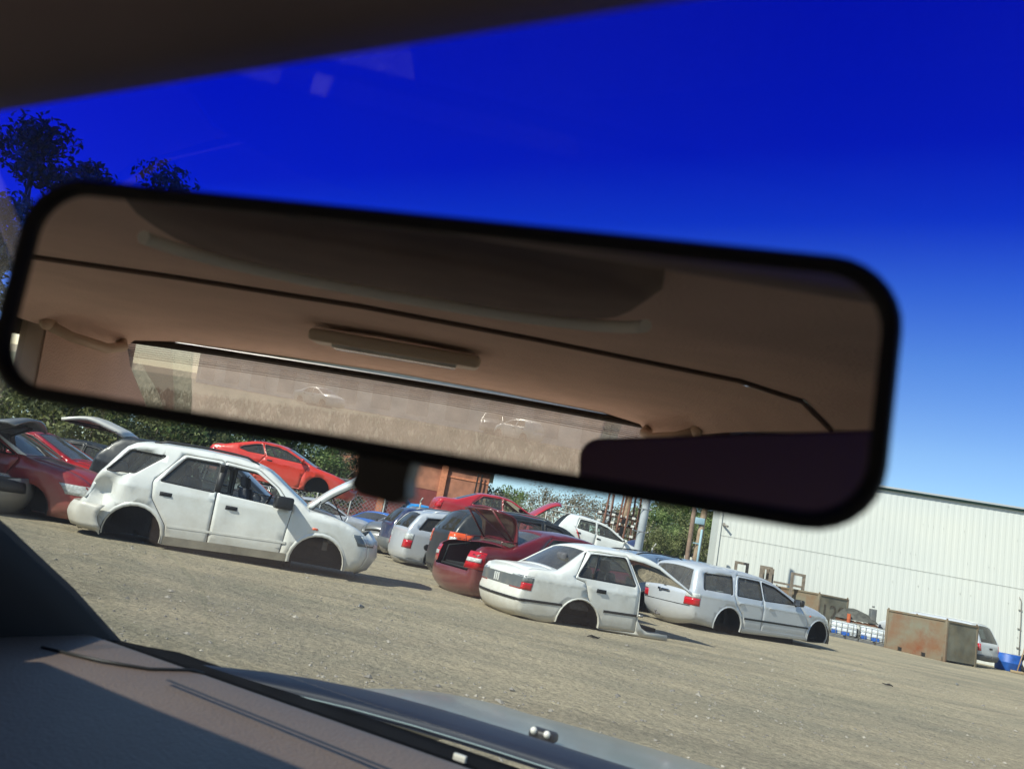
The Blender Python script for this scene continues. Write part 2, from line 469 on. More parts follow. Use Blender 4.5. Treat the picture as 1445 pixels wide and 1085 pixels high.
            for i, w in enumerate(wins):
                if ('win', i) in cls and not (w_ := s.wins[i]).get('open'):
                    host = None
                    for k, (dp, di, d) in enumerate(doors):
                        cx = sum(p[0] for p in w)/len(w); cz = sum(p[1] for p in w)/len(w)
                        if pin(dp, cx, cz): host = dobs.get(k); missing = k not in dobs
                        else: continue
                        if missing: host = 'x'
                    if host == 'x': continue
                    g = MB(); emit(g, cls[('win', i)], side, -.018)
                    g.build('window', s.wins[i].get('mat', gm), host or s.root)
            # black rubber round each window
            for i, w in enumerate(wins):
                if s.lod and ('win', i) in cls:
                    o_ = shrink(w, -.012); i_ = shrink(w, .012); g = MB(); n = len(w)
                    V = [Vector((p[0], side*(s.Y(*p)+.004), p[1])) for p in o_]+[Vector((p[0], side*(s.Y(*p)+.004), p[1])) for p in i_]
                    g.add(V, [(k, (k+1) % n, n+(k+1) % n, n+k) for k in range(n)], True); g.build('window_seal', M['black'], s.root, solid=.006)
        # wheel wells, floor, dark cabin lining
        for b in sp['bottom']:
            if b[0] != 'arc': continue
            _, cx, cz, r, zb = b
            for side in (-1, 1):
                g = MB(); n = 14; a0 = math.asin(max(-1,(zb-cz)/r)); R = []
                for yy in (0, .12, .36):
                    R.append([Vector((cx+(r+.012)*cos(a0+(pi-2*a0)*i/n), side*(s.Y(cx, cz+r)-.006-yy), cz+(r+.012)*sin(a0+(pi-2*a0)*i/n))) for i in range(n+1)])
                g.grid(R)
                c = Vector((cx, R[-1][0].y, cz-.02)); g.add([v for v in R[-1]]+[c], [(i, i+1, n+1) for i in range(n)])
                g.build('wheel_well', M['dark'], s.root)
                gz = -s.root.location.z
                if sp.get('discs'):
                    hb = MB(); rr_ = .115; c0 = Vector((cx, side*(W-.27), gz+rr_+.005)); hb.tube([c0+Vector((0, -.012, 0)), c0+Vector((0, .012, 0))], [rr_, rr_], 22); hb.tube([c0+Vector((0, -.05, 0)), c0+Vector((0, .05, 0))], [.07, .07], 14); hb.box(c0+Vector((-.11, 0, .06)), (.09, .09, .16), b=.02); hb.tube([c0+Vector((0, -side*.05, 0)), c0+Vector((.02, -side*.35, .06))], .03, 6); hb.tube([c0+Vector((.0, -side*.08, .05)), c0+Vector((-.03, -side*.14, r))], .035, 8)
                    hb.build('brake_disc', M['rustdark'], s.root)
                hb = MB(); hb.tube([(cx, side*(W-.50), cz), (cx, side*(W-.36), cz)], [.04, .045], 8); hb.tube([(cx-.02, side*(W-.40), cz), (cx+.05, side*(W-.46), cz+r*.8)], .03, 6)
                hb.build('hub', M['dark'], s.root)
                lip = sp.get('lip', .0)
                if lip:
                    g = MB(); R = []; a1 = math.asin((zb-cz)/r)
                    for (rr, oo) in ((r-.004, -.01), (r, .012), (r+lip*.6, .022), (r+lip, .004)):
                        R.append([Vector((cx+rr*cos(a1+(pi-2*a1)*i/n), side*(s.Y(cx+rr*cos(a1+(pi-2*a1)*i/n), cz+rr*sin(a1+(pi-2*a1)*i/n))+oo), cz+rr*sin(a1+(pi-2*a1)*i/n))) for i in range(n+1)])
                    g.grid(R); g.build('arch_flare', sp.get('lipm', s.pm), s.root)
        zb = min(p[1] for p in s.bot); g = MB()
        fx0, fx1 = sp.get('floor', (s.smin+.15, s.smax-.2)); zf = zb+.10
        g.box(((fx0+fx1)/2, 0, zf), (fx1-fx0, W*1.2, .06))
        ar = [b for b in sp['bottom'] if b[0] == 'arc']
        xs = sorted([b[1] for b in ar]); r0 = ar[0][3] if ar else .3
        if len(xs) == 2:
            g.box(((xs[0]+xs[1])/2, 0, zb+.09), (xs[1]-xs[0]-2*r0-.1, W*1.88, .1))
            g.box((xs[1]-r0-.12, 0, zb+.42), (.05, W*1.7, .66))                        # firewall
            g.box((xs[0]+.15, 0, zb+.40), (.06, W*1.4, .55))
        g.box((fx0+.08, 0, zb+.2), (.04, W*1.45, .25))
        gz = -s.root.location.z
        if s.root.location.z < .3:  # added dark boxes down to ground: carry the body, darken the gap
            ar_ = sorted([b[1] for b in sp['bottom'] if b[0] == 'arc']); ux0 = ar_[0]+.48 if ar_ else fx0; ux1 = ar_[-1]-.48 if len(ar_) > 1 else fx1-.25
            for q in (-.55, .55): g.box(((ux0+ux1)/2, q*W, (gz+.02+zf)/2), (ux1-ux0, .14, zf-gz-.02))
            g.box(((ux0+ux1)/2, 0, (gz+.05+zf)/2), (ux1-ux0+.2, W*.7, zf-gz-.05))
        g.build('floor_pan', M['dark'], s.root)
        if sp.get('seats', True) and len(xs) == 2 or sp.get('seatx'):
            for q, (sx, sy) in enumerate(sp.get('seatx') or [(xs[0]+.62, -.38), (xs[0]+.62, .38), (xs[0]+1.45, -.38), (xs[0]+1.45, .38)]):
                g = MB(); bz = s.belt-.42
                g.box((sx+.22, sy, bz), (.5, .48, .14), b=.05)
                g.box((sx-.06, sy, bz+.3), (.13, .46, .56), ry=radians(-14), b=.05)
                g.box((sx-.15, sy, bz+.66), (.08, .26, .17), ry=radians(-14), b=.035)
                g.build('seat', sp.get('seatm', M['seat']), s.root)
            if sp.get('dash', True) and len(xs) == 2:
                dx = xs[1]-r0-.25; g = MB(); g.box((dx, 0, s.belt-.18), (.42, W*1.6, .3), b=.08); g.build('dashboard', M['black'], s.root)
                g = MB(); c = Vector((dx-.3, -.38, s.belt-.05)); g.tube([c+Vector((sin(a)*.06, cos(a)*.18, sin(a)*.17)) for a in [2*pi*i/16 for i in range(17)]], .014, 6, False)
                g.tube([c, c+Vector((.2, 0, -.06))], .03, 8); g.tube([c+Vector((0, -.17, 0)), c+Vector((0, .17, 0))], .012, 6); g.build('steering_wheel', M['black'], s.root)
        if sp.get('hopen') or sp.get('engine'):
            g = MB(); ex = xs[-1]-.05; ez = zb+.42
            for q in range(16):
                g.box((ex+random.uniform(-.3, .5), random.uniform(-.5, .5), ez+random.uniform(-.1, .2)), (random.uniform(.1, .3), random.uniform(.1, .3), random.uniform(.08, .22)), rz=random.uniform(-.4, .4), b=.02)
            for q in range(5):
                a = Vector((ex+random.uniform(-.3, .4), random.uniform(-.5, .5), ez+.2)); g.tube([a, a+Vector((.1, .15, .1)), a+Vector((.25, .3, .0))], .02, 6)
            g.build('engine', M['engine'], s.root)
    def mirror(s, x, z, side, m=None, size=(.14, .22, .15)):
        y = s.Y(x, z); g = MB(); g.box((x-.02, side*(y+.14), z+.07), size, b=.04, rz=side*radians(-12)); g.tube([(x+.03, side*(y-.01), z), (x, side*(y+.1), z+.03)], [.04, .025], 8)
        o = g.build('wing_mirror', m or M['black'], s.root)
        f = MB(); f.add([Vector((x-.1, side*(y+.14+a), z+.07+b)) for a, b in ((-.09, -.055), (.09, -.055), (.09, .055), (-.09, .055))], [(0, 1, 2, 3)]); f.build('mirror_face', M['chrome'], o)
    def rails(s, x0, x1, m):
        for side in (-1, 1):
            g = MB(); P = []
            for i in range(9):
                x = x0+(x1-x0)*i/8; z = max([a[1]+(b[1]-a[1])*(x-a[0])/(b[0]-a[0]) for a, b in zip(s.pr, s.pr[1:]) if b[0] != a[0] and (a[0]-x)*(b[0]-x) <= 0] or [1.4])
                P.append(Vector((x, side*(s.Y0(x, z)-.10), z+(.05 if 0 < i < 8 else .01))))
            g.tube(P, .017, 8); g.build('roof_rail', m, s.root)
#@@PART2
# ------------------------------------------------------------------ the three white cars in front
M['dustyplastic'] = mat('dusty_sill', (.24, .215, .165), .8, var=.2, vscale=5); M['lightglass'] = glass('light_window_glass', (.86, .90, .88), 1.8, .13); M['lightseat'] = mat('light_seat', (.42, .41, .38), .9, var=.15, vscale=10)
M['greylens'] = mat('grey_lens', (.22, .23, .23), .15, coat=.8, var=.3, vscale=30)
SUV = dict(W=.9, belt=1.03, k=.36, prr=.16, lip=.055, hopen=50, lidthick=.075, lift=(0, 0, .03),
  prof=[(-.80, .19, 'B', .12, .10), (-.92, .32, 'B', .14, .10), (-.92, .50, 'B', .12, .10), (-.80, .60, 'B', .08, .08), (-.75, .80, 'B', .10, .08), (-.72, .98, 'B', .09, .08), (-.66, 1.04, 'R', .06, .08), (-.45, 1.44, 'B', .05, .06),
        (-.34, 1.55, 'B', .08, .04), (0, 1.58, 'B', .08, .04), (.6, 1.61, 'B', .08, .04), (1.2, 1.60, 'B', .08, .04), (1.50, 1.55, 'B', .07, .04), (1.66, 1.48, 'W', .05, .05), (2.30, 1.06, 'B', .05, .06), (2.34, 1.03, 'H', .09, .06), (2.75, .99, 'H', .10, .06), (3.08, .90, 'H', .12, .08),
        (3.25, .80, 'B', .14, .16), (3.36, .67, 'B', .16, .20), (3.39, .5, 'B', .16, .20), (3.34, .34, 'B', .14, .16), (3.2, .25, 'B', .06, .1)],
  bottom=[('arc', 2.62, .28, .40, .24), (2.18, .235), (1.3, .20), (.42, .16), ('arc', -.03, .235, .40, .17)],
  windows=[dict(p=[(-.60, 1.06), (-.36, 1.42), (.14, 1.42), (-.20, 1.09)]), dict(p=[(.17, 1.05), (.42, 1.45), (.92, 1.46), (.95, 1.03)], open=0), dict(p=[(1.01, 1.03), (1.02, 1.46), (1.46, 1.44), (1.80, 1.26), (2.04, .99)], open=1)],
  doors=[dict(p=[(.07, 1.03), (.38, 1.50), (.965, 1.515), (.985, 1.0), (1.02, .215), (.42, .18), (.40, .42), (.12, .78)], handle=(.30, .87)), dict(p=[(.985, 1.0), (.972, 1.515), (1.5, 1.485), (1.85, 1.27), (2.11, 1.02), (2.06, .25), (1.022, .215)], handle=(1.24, .85))],
  hr_=0, dents=[(-.55, .76, .26, .20), (-.40, .98, .16, .06), (-.25, .90, .16, -.025), (1.32, .68, .22, .02)])
c = Car(SUV, M['white'], 'wrecked_car', 'white four wheel drive wagon with raised bonnet, crumpled rear corner and no wheels', 'car', (-5.15, 12.41, 0), 12)
suv = c
c.rails(-.1, 1.45, M['black'])
c.mirror(1.98, 1.0, -1, M['black'], (.27, .24, .19)); c.mirror(1.98, 1.0, 1)
for sd in (-1, 1):
    c.wrap('headlight', M['darklens'], .64, .80, sd, .16, .20, False)
    c.wrap('headlight', M['clearlens'], .66, .79, sd, .03, .24, False, off=.012)
    c.strip('sill_cladding', M['white'], .42, .43, 2.12, .50, .03, sd, .012)
    c.sidepatch('indicator', M['orangelens'], [(2.46, .76), (2.54, .76), (2.54, .79), (2.46, .79)], sd, .008)
    c.strip('lower_sill', M['dustyplastic'], .38, .225, 2.16, .29, .115, sd, .016)
c.wrap('tail_light', M['clearlens'], .62, .86, -1, .05, .12, True, off=.004)
c.strip('bumper_end', M['offwhite'], -.62, .40, -.44, .24, .2, -1, .03)
c.wrap('bumper_skin', M['offwhite'], .22, .56, -1, .40, .9, True, off=.08, y0=0, rows=6)
g = MB(); g.box((.97, -.735, 1.24), (.06, .03, .42), rx=radians(20)); g.build('door_pillar', M['black'], c.root)
for sd in (-1, 1): c.sidepatch('pillar_cover', M['black'], [(.945, 1.04), (1.025, 1.04), (1.035, 1.46), (.915, 1.46)], sd, .008)
for x0, x1, z0, z1 in ((.40, .93, 1.20, 1.16), (1.08, 1.80, 1.18, 1.10)):
    g = MB(); g.tube([(x0, .78, z0), (x1, .78, z1)], .014, 6); g.tube([(x0, .78, z0), (x0+.16, .70, z0+.22)], .010, 6); g.build('window_channel', M['chrome'], c.root)

SEDAN = dict(W=.81, belt=.82, k=.44, prr=.07, cz=.70, lz=.28, pf=.0, lip=.025, floor=(-.9, 1.65), seatx=[(.75, -.36), (.75, .36), (-.0, -.3)],
  prof=[(-.90, .14, 'B', .06, .06), (-.99, .20, 'B', .09, .08), (-1.03, .34, 'B', .08, .08), (-1.02, .45, 'B', .05, .08), (-.975, .475, 'B', .04, .06), (-.975, .70, 'B', .035, .06), (-.95, .80, 'T', .035, .05), (-.80, .825, 'T', .05, .03), (-.45, .84, 'B', .08, .04),
        (-.40, .85, 'R', .05, .05), (.10, 1.22, 'B', .05, .04), (.2, 1.27, 'B', .07, .04), (.5, 1.31, 'B', .07, .04), (.84, 1.32, 'B', .07, .04), (1.2, 1.31, 'B', .06, .04), (1.42, 1.26, 'W', .05, .05), (2.08, .90, 'B', .04, .05)],
  bottom=[(2.05, .86), (1.45, 1.17), (1.15, 1.22), (.87, 1.235), (1.04, .82), (1.07, .34), (1.16, .24), (1.28, .19), (1.67, .19), (1.69, .11), (1.2, .11), (.42, .13), ('arc', .02, .15, .36, .14), (-.42, .12), (-.6, .11)],
  windows=[dict(p=[(-.10, .84), (.17, 1.20), (.80, 1.235), (.95, .84)], mat=None)],
  doors=[dict(p=[(-.16, .80), (.10, 1.235), (.86, 1.27), (1.03, .81), (1.06, .15), (.40, .135), (.37, .3), (.12, .54), (.04, .76)], handle=(.33, .68), hm=M['black'])], topen=0, wsm=M['glass'], rwm=M['bluescreen'])
SEDAN['windows'][0].pop('mat')
c = Car(SEDAN, M['white'], 'wrecked_car', 'rear half of a cut white sedan with its front end gone and dark arches', 'car', (1.31, 12.67, 0), 23)
for sd in (-1, 1):
    c.wrap('tail_light', M['redlens'], .515, .615, sd, .15, .30, True, off=.008)
    c.wrap('tail_light', M['greylens'], .62, .715, sd, .15, .30, True, off=.008)
    c.strip('bumper_strip', M['black'], -1.0, .37, -.30, .39, .035, sd, .014)
    c.strip('side_moulding', M['black'], .42, .40, 1.03, .41, .035, sd, .014)
    c.wrap('bumper_strip', M['black'], .352, .388, sd, .12, .8, True, off=.014, y0=0, rows=1)
    c.sidepatch('door_divider', M['black'], [(.16, .84), (.19, .84), (.32, 1.21), (.29, 1.21)], sd, .004)
g = MB(); g.grid([c.path(z, sd, 0, .3, True, .012, 0) for z in (.53, .69) for sd in (-1,)]); g.build('garnish', M['greyplastic'], c.root)
g = MB(); g.grid([c.path(z, 1, 0, .3, True, .012, 0) for z in (.53, .69)]); g.build('garnish', M['greyplastic'], c.root)
g = MB()
for q in (-.10, -.03, .04): g.box((-1.05, q+.06, .61), (.01, .035, .12))
g.build('number_plate_remains', M['white'], c.root)
g = MB(); g.box((1.32, -.42, .16), (.62, .5, .05)); g.box((1.45, -.70, .145), (.42, .10, .05)); g.tube([(1.1, -.3, .12), (1.75, -.35, .06)], .03); g.tube([(1.05, -.82, .42), (1.12, -.84, .42)], .02)
g.build('torn_floor', M['metal'], c.root)

WAGON = dict(W=.90, belt=.94, k=.36, prr=.10, lip=.03, hm=1,
  prof=[(-.85, .22, 'B', .12, .12), (-.98, .30, 'B', .14, .12), (-1.0, .52, 'B', .10, .12), (-1.0, .58, 'B', .07, .11), (-1.0, .88, 'R', .07, .10), (-.86, 1.32, 'B', .06, .09), (-.80, 1.39, 'B', .06, .06), (-.5, 1.45, 'B', .08, .04), (0, 1.47, 'B', .08, .04), (.6, 1.47, 'B', .08, .04), (1.1, 1.43, 'B', .07, .04), (1.40, 1.37, 'W', .05, .05),
        (2.20, 1.05, 'B', .05, .06), (2.32, 1.03, 'H', .09, .06), (2.86, .96, 'H', .11, .07), (3.25, .86, 'H', .13, .10), (3.40, .75, 'B', .14, .2), (3.47, .55, 'B', .15, .2), (3.44, .34, 'B', .14, .18), (3.32, .24, 'B', .06, .1)],
  bottom=[('arc', 2.935, .34, .385, .24), (2.5, .235), (1.4, .21), (.45, .19), ('arc', .01, .28, .39, .20), (-.5, .21)],
  windows=[dict(p=[(-.76, .95), (-.70, 1.29), (.10, 1.33), (.04, .95)]), dict(p=[(.19, .95), (.30, 1.335), (.955, 1.335), (.965, .95)]), dict(p=[(1.03, .95), (1.02, 1.335), (1.42, 1.28), (1.80, 1.13), (2.08, .98)])],
  doors=[dict(p=[(.11, .93), (.24, 1.385), (.985, 1.385), (.995, .93), (1.02, .28), (.47, .27), (.40, .55), (.2, .74)], handle=(.32, .80), hm=M['silver']), dict(p=[(.997, .93), (.99, 1.385), (1.36, 1.34), (1.82, 1.17), (2.2, 1.0), (2.5, .62), (2.48, .30), (1.022, .28)], handle=(1.25, .80), hm=M['silver'])],
  rwm=M['lightglass'], glassm=M['lightglass'], wsm=M['lightglass'], seatm=M['lightseat'])
c = Car(WAGON, M['silver'], 'wrecked_car', 'pale silver station wagon without wheels beside the long corrugated wall', 'car', (5.12, 17.89, 0), 28)
c.mirror(2.02, .97, -1, M['black']); c.mirror(2.02, .97, 1)
for sd in (-1, 1):
    c.wrap('tail_light', M['redlens'], .585, .74, sd, .17, .16, True)
    c.wrap('tail_light', M['clearlens'], .745, .84, sd, .17, .14, True)
    c.strip('side_moulding', M['black'], .45, .50, 2.52, .52, .04, sd, .014)
    c.strip('sill_cover', M['silver'], .42, .27, 2.5, .29, .05, sd, .03)
    c.wrap('headlight', M['clearlens'], .66, .78, sd, .18, .26, False)
    c.sidepatch('indicator', M['orangelens'], [(2.52, .78), (2.58, .78), (2.58, .81), (2.52, .81)], sd, .008)
g = MB()
for z in (.56,): g.grid([c.path(z+a, sd, 0, .3, True, .010, 0) for a in (0, .012) for sd in (1,)]); g.grid([c.path(z+a, -1, 0, .3, True, .010, 0) for a in (0, .012)])
g.build('tailgate_gap', M['black'], c.root)
g = MB(); g.box((-1.135, 0, .80), (.03, .36, .03), b=.01); g.box((-1.14, .12, .80), (.04, .10, .05), b=.01); g.build('tailgate_handle', M['chrome'], c.root)
g = MB(); g.tube([(-1.11, 0, .93), (-1.07, -.25, 1.03)], .012, 6); g.box((-1.10, 0, .92), (.06, .09, .05), b=.01); g.build('rear_wiper', M['black'], c.root)
g = MB(); g.tube([(-.9, .1, .26), (-1.16, .12, .25)], .025, 8); g.ball((-1.17, .12, .31), .03); g.tube([(-1.17, .12, .24), (-1.17, .12, .3)], .015, 8); g.build('tow_bar', M['navy'], c.root)
#@@PART3
# ------------------------------------------------------------------ the other wrecks in the yard
SED = dict(W=.88, belt=.98, k=.42, prr=.08,
  prof=[(-.82, .15, 'B', .10, .09), (-1.0, .28, 'B', .11, .10), (-.99, .55, 'T', .09, .09), (-.94, .93, 'T', .07, .07), (-.80, 1.0, 'T', .10, .05), (-.33, 1.03, 'B', .08, .04), (-.28, 1.04, 'R', .05, .06), (.40, 1.36, 'B', .05, .05), (.55, 1.41, 'B', .08, .05), (1.1, 1.46, 'B', .08, .05), (1.5, 1.44, 'B', .07, .05), (1.72, 1.39, 'W', .05, .06),
        (2.52, 1.03, 'B', .05, .06), (2.58, 1.01, 'H', .10, .06), (3.2, .92, 'H', .12, .08), (3.5, .80, 'H', .14, .12), (3.62, .66, 'B', .16, .2), (3.66, .45, 'B', .16, .2), (3.6, .28, 'B', .10, .15), (3.5, .2, 'B', .06, .1)],
  bottom=[('arc', 2.72, .26, .38, .2), (2.2, .18), (1.3, .16), (.45, .15), ('arc', 0, .26, .38, .16), (-.5, .15)],
  windows=[dict(p=[(.26, 1.0), (.62, 1.34), (1.28, 1.39), (1.30, 1.0)], open=0), dict(p=[(1.37, 1.0), (1.35, 1.39), (1.66, 1.35), (2.40, 1.03)])],
  doors=[dict(p=[(.22, .98), (.58, 1.38), (1.325, 1.425), (1.33, .98), (1.34, .2), (.46, .2), (.42, .5)], handle=(.5, .86)), dict(p=[(1.335, .98), (1.33, 1.425), (1.68, 1.385), (2.48, 1.0), (2.32, .6), (2.3, .2), (1.345, .2)], handle=(1.5, .86))])
SUV2 = dict(W=.92, belt=1.12, k=.34, prr=.06, lip=.04, lipm=M['greyplastic'],
  prof=[(-.80, .22, 'B', .08, .07), (-.96, .38, 'B', .09, .07), (-.93, .80, 'B', .06, .06), (-.91, 1.10, 'R', .05, .06), (-.64, 1.50, 'B', .06, .06), (-.50, 1.56, 'B', .08, .04), (0, 1.63, 'B', .08, .04), (.6, 1.68, 'B', .08, .04), (1.2, 1.67, 'B', .08, .04), (1.62, 1.60, 'W', .05, .05), (2.40, 1.18, 'B', .06, .06), (2.45, 1.15, 'H', .10, .06), (3.1, 1.04, 'H', .12, .08), (3.45, .9, 'H', .14, .12),
        (3.56, .72, 'B', .16, .18), (3.58, .45, 'B', .16, .18), (3.45, .3, 'B', .08, .1)],
  bottom=[('arc', 2.68, .34, .42, .3), (2.2, .26), (1.3, .25), (.5, .24), ('arc', 0, .34, .42, .26), (-.5, .22)],
  windows=[dict(p=[(-.36, 1.20), (-.22, 1.32), (.02, 1.44), (.22, 1.45), (.20, 1.17)]), dict(p=[(.30, 1.15), (.34, 1.56), (1.02, 1.60), (1.05, 1.13)]), dict(p=[(1.13, 1.13), (1.10, 1.60), (1.45, 1.56), (2.15, 1.17)])],
  doors=[dict(p=[(.26, 1.14), (.30, 1.61), (1.075, 1.645), (1.09, 1.12), (1.10, .3), (.52, .3), (.46, .6)], handle=(.45, .98)), dict(p=[(1.095, 1.12), (1.085, 1.645), (1.48, 1.60), (2.3, 1.15), (2.22, .6), (2.2, .3), (1.105, .3)], handle=(1.3, .96))], rwm=M['darkglass'], glassm=M['glass'])
HATCH = dict(W=.82, belt=.98, k=.36, prr=.10,
  prof=[(-.55, .2, 'B', .12, .12), (-.70, .34, 'B', .14, .12), (-.68, .8, 'T', .10, .10), (-.62, 1.0, 'T', .07, .08), (-.38, 1.40, 'T', .06, .06), (-.28, 1.47, 'B', .08, .05), (.3, 1.52, 'B', .08, .05), (1.0, 1.50, 'B', .08, .05), (1.35, 1.42, 'W', .05, .05), (2.12, 1.05, 'B', .05, .06), (2.18, 1.02, 'H', .1, .06), (2.8, .86, 'H', .13, .1), (2.98, .72, 'B', .15, .18), (3.0, .45, 'B', .15, .16), (2.9, .25, 'B', .06, .1)],
  bottom=[('arc', 2.38, .27, .35, .22), (1.9, .2), (1.2, .19), (.4, .18), ('arc', 0, .27, .35, .19)],
  windows=[dict(p=[(.02, 1.03), (.10, 1.38), (.72, 1.42), (.78, 1.0)]), dict(p=[(.86, 1.0), (.82, 1.42), (1.25, 1.37), (1.95, 1.03)])],
  doors=[dict(p=[(-.02, 1.0), (.06, 1.43), (.80, 1.46), (.825, .97), (.83, .24), (.42, .24), (.3, .6)], handle=(.12, .86)), dict(p=[(.83, .97), (.81, 1.46), (1.28, 1.41), (2.05, 1.0), (1.92, .6), (1.9, .24), (.835, .24)], handle=(.95, .85))])
COUPE = dict(W=.88, belt=.90, k=.50, prr=.12, pf=.14,
  prof=[(-.75, .18, 'B', .15, .14), (-.92, .32, 'B', .16, .14), (-.88, .70, 'B', .12, .12), (-.84, .92, 'B', .10, .08), (-.5, .98, 'R', .08, .05), (.35, 1.28, 'B', .06, .05), (.7, 1.33, 'B', .08, .05), (1.15, 1.32, 'B', .08, .05), (1.45, 1.25, 'W', .05, .06), (2.30, .92, 'B', .05, .06), (2.36, .90, 'H', .10, .06), (3.0, .80, 'H', .14, .1), (3.4, .66, 'H', .16, .14), (3.5, .5, 'B', .16, .2), (3.48, .3, 'B', .12, .16), (3.4, .18, 'B', .06, .1)],
  bottom=[('arc', 2.58, .28, .37, .2), (2.1, .17), (1.3, .15), (.45, .15), ('arc', 0, .28, .37, .16), (-.5, .15)],
  windows=[dict(p=[(.02, .98), (.10, 1.06), (.45, 1.20), (.62, 1.24), (.80, .95), (.3, .93)]), dict(p=[(.88, .94), (.70, 1.25), (1.12, 1.26), (1.40, 1.20), (2.08, .94)])],
  doors=[dict(p=[(.85, .92), (.66, 1.28), (1.14, 1.295), (1.44, 1.235), (2.18, .91), (2.06, .55), (2.05, .2), (.62, .2), (.66, .6)], handle=(1.0, .80))])
def v(base, **k): d = dict(base); d.update(k); return d
def lamps(c, z0, z1, m1, L=.16, C=.24, top=None, rear=True, slant=0):
    for sd in (-1, 1):
        if top:
            zm = z0+(z1-z0)*.55; c.wrap('tail_light' if rear else 'headlight', m1, z0, zm, sd, L, C, rear, slant=slant*.5); c.wrap('tail_light', top, zm+.004, z1, sd, L+slant*.5, C, rear, slant=slant*.5)
        else: c.wrap('tail_light' if rear else 'headlight', m1, z0, z1, sd, L, C, rear, slant=slant)

def solo(z):                                     # steel trestle that carries a stacked wreck
    return z

# maroon sedan with its boot open
MARO = v(SED, pf=0, topen=88, lift=(.22, 0, -.04), rwm=M['bluescreen'], prof=[a for a in SED['prof'] if a[0] < 2.55 or a[1] < 0]+[(2.56, .98, 'B', .05, .05)], bottom=[(2.5, .9), (2.3, .95), (2.28, .19), (1.3, .16), (.45, .15), ('arc', 0, .26, .38, .16), (-.5, .15)], seatx=[(.55, -.4), (.55, .4), (1.3, .4), (1.3, -.4)])
mar = Car(MARO, M['maroon'], 'wrecked_car', 'dark maroon sedan with its boot lid standing wide open behind the cut white sedan', 'car', (.42, 14.75, -.02), 29)
lamps(mar, .60, .90, M['redlens'], .20, .20, None, slant=-.05)
for sd in (-1, 1): mar.wrap('reversing_light', M['clearlens'], .72, .79, sd, .09, .18, off=.02)
g = MB(); g.box((-.5, 0, .62), (.7, 1.1, .03)); g.box((-.15, 0, .8), (.03, 1.15, .36)); g.build('boot_lining', M['dark'], mar.root)
g = MB(); g.tube([(-.92, -.55, .58), (-.92, .55, .58)], .025, 6); g.tube([(-.9, -.56, .6), (-.82, -.6, .9), (-.4, -.6, 1.0)], .02, 6); g.tube([(-.9, .56, .6), (-.82, .6, .9), (-.4, .6, 1.0)], .02, 6); g.build('boot_seal', M['rubber'], mar.root)
# charcoal SUV with orange tail lights
ch = Car(v(SUV2, sc=1, doorsides=(-1, 1)), M['charcoal'], 'wrecked_car', 'charcoal four wheel drive with orange tail lights beyond the maroon sedan', 'car', (.0, 17.25, 0), 19)
ch.root.scale = (1, 1, 1.03); lamps(ch, .82, 1.10, M['orangelens'], .34, .20, None, slant=.08)
for sd in (-1, 1): ch.wrap('reversing_light', M['clearlens'], .90, 1.0, sd, .07, .10, off=.02); ch.strip('lower_cladding', M['greyplastic'], .5, .32, 2.2, .34, .14, sd, .02); ch.wrap('bumper_cover', M['black'], .24, .38, sd, .45, .85, True, off=.02, y0=0)
ch.rails(-.3, 1.3, M['metal'])
# silver SUV
si = Car(v(SUV2, belt=1.03, windows=[dict(p=[(-.70, 1.05), (-.50, 1.36), (.10, 1.44), (-.02, 1.03)]), dict(p=[(.30, 1.05), (.34, 1.50), (1.02, 1.52), (1.05, 1.04)]), dict(p=[(1.13, 1.04), (1.10, 1.52), (1.45, 1.48), (2.15, 1.1)])],
     prof=[(a[0]-.03, a[1]*.955, *a[2:]) for a in SUV2['prof']], glassm=M['darkglass']), M['silver'], 'wrecked_car', 'pale silver four wheel drive with roof racks left of the charcoal one', 'car', (-1.25, 20.9, -.03), 20)
for sd in (-1, 1): si.wrap('tail_light', M['redlens'], .56, .76, sd, .17, .12); si.wrap('tail_light', M['clearlens'], .765, .92, sd, .17, .10)
si.rails(-.35, 1.3, M['silver'])
for sd in (-1, 1): si.wrap('bumper_cover', M['greyplastic'], .22, .30, sd, .5, .85, True, off=.02, y0=0); g = MB(); g.ball((-.40, sd*(si.Y(-.4, .66)+.005), .66), (.09, .015, .08)); g.build('fuel_flap', M['black'], si.root)
# navy four wheel drive with a grubby stripped rear
d4 = Car(v(SUV2, glassm=M['darkglass']), M['navy'], 'wrecked_car', 'navy four wheel drive with a dusty dark back window behind the silver one', 'car', (-2.0, 23.9, 0), 18)
d4.root.scale = (1, 1, .98); d4.rails(-.3, 1.3, M['metal'])
for sd in (-1, 1): d4.wrap('bumper_cover', M['greyplastic'], .24, .62, sd, .4, .85, True, off=.02, y0=0)
# dark crumpled car with a hanging front wing, its engine showing
dw = Car(v(SED, hopen=1, lidm=dict(H=M['grey'])), M['grey'], 'wrecked_car', 'grey wreck showing its bare engine and buckled wing beside the navy four wheel drive', 'car', (-2.1, 29.4, -.05), 250)
g = MB()
for q in range(14): g.box((3.55+random.uniform(-.1, .35), random.uniform(-.75, .75), random.uniform(.25, .75)), (random.uniform(.1, .3), random.uniform(.1, .4), random.uniform(.08, .25)), rz=random.uniform(-.5, .5), ry=random.uniform(-.4, .4), b=.02)
g.build('engine_remains', M['engine'], dw.root)
g = MB(); g.grid([[Vector((3.5+.5*a, .95+.15*sin(a*3), .95+.15*sin(3*b+a)-.5*a*a)) + Vector((0, -.5*b, .1*b)) for a in (0, .3, .6, 1)] for b in (0, .4, .8, 1.2)]); g.build('torn_wing', M['grey'], dw.root, solid=.01)
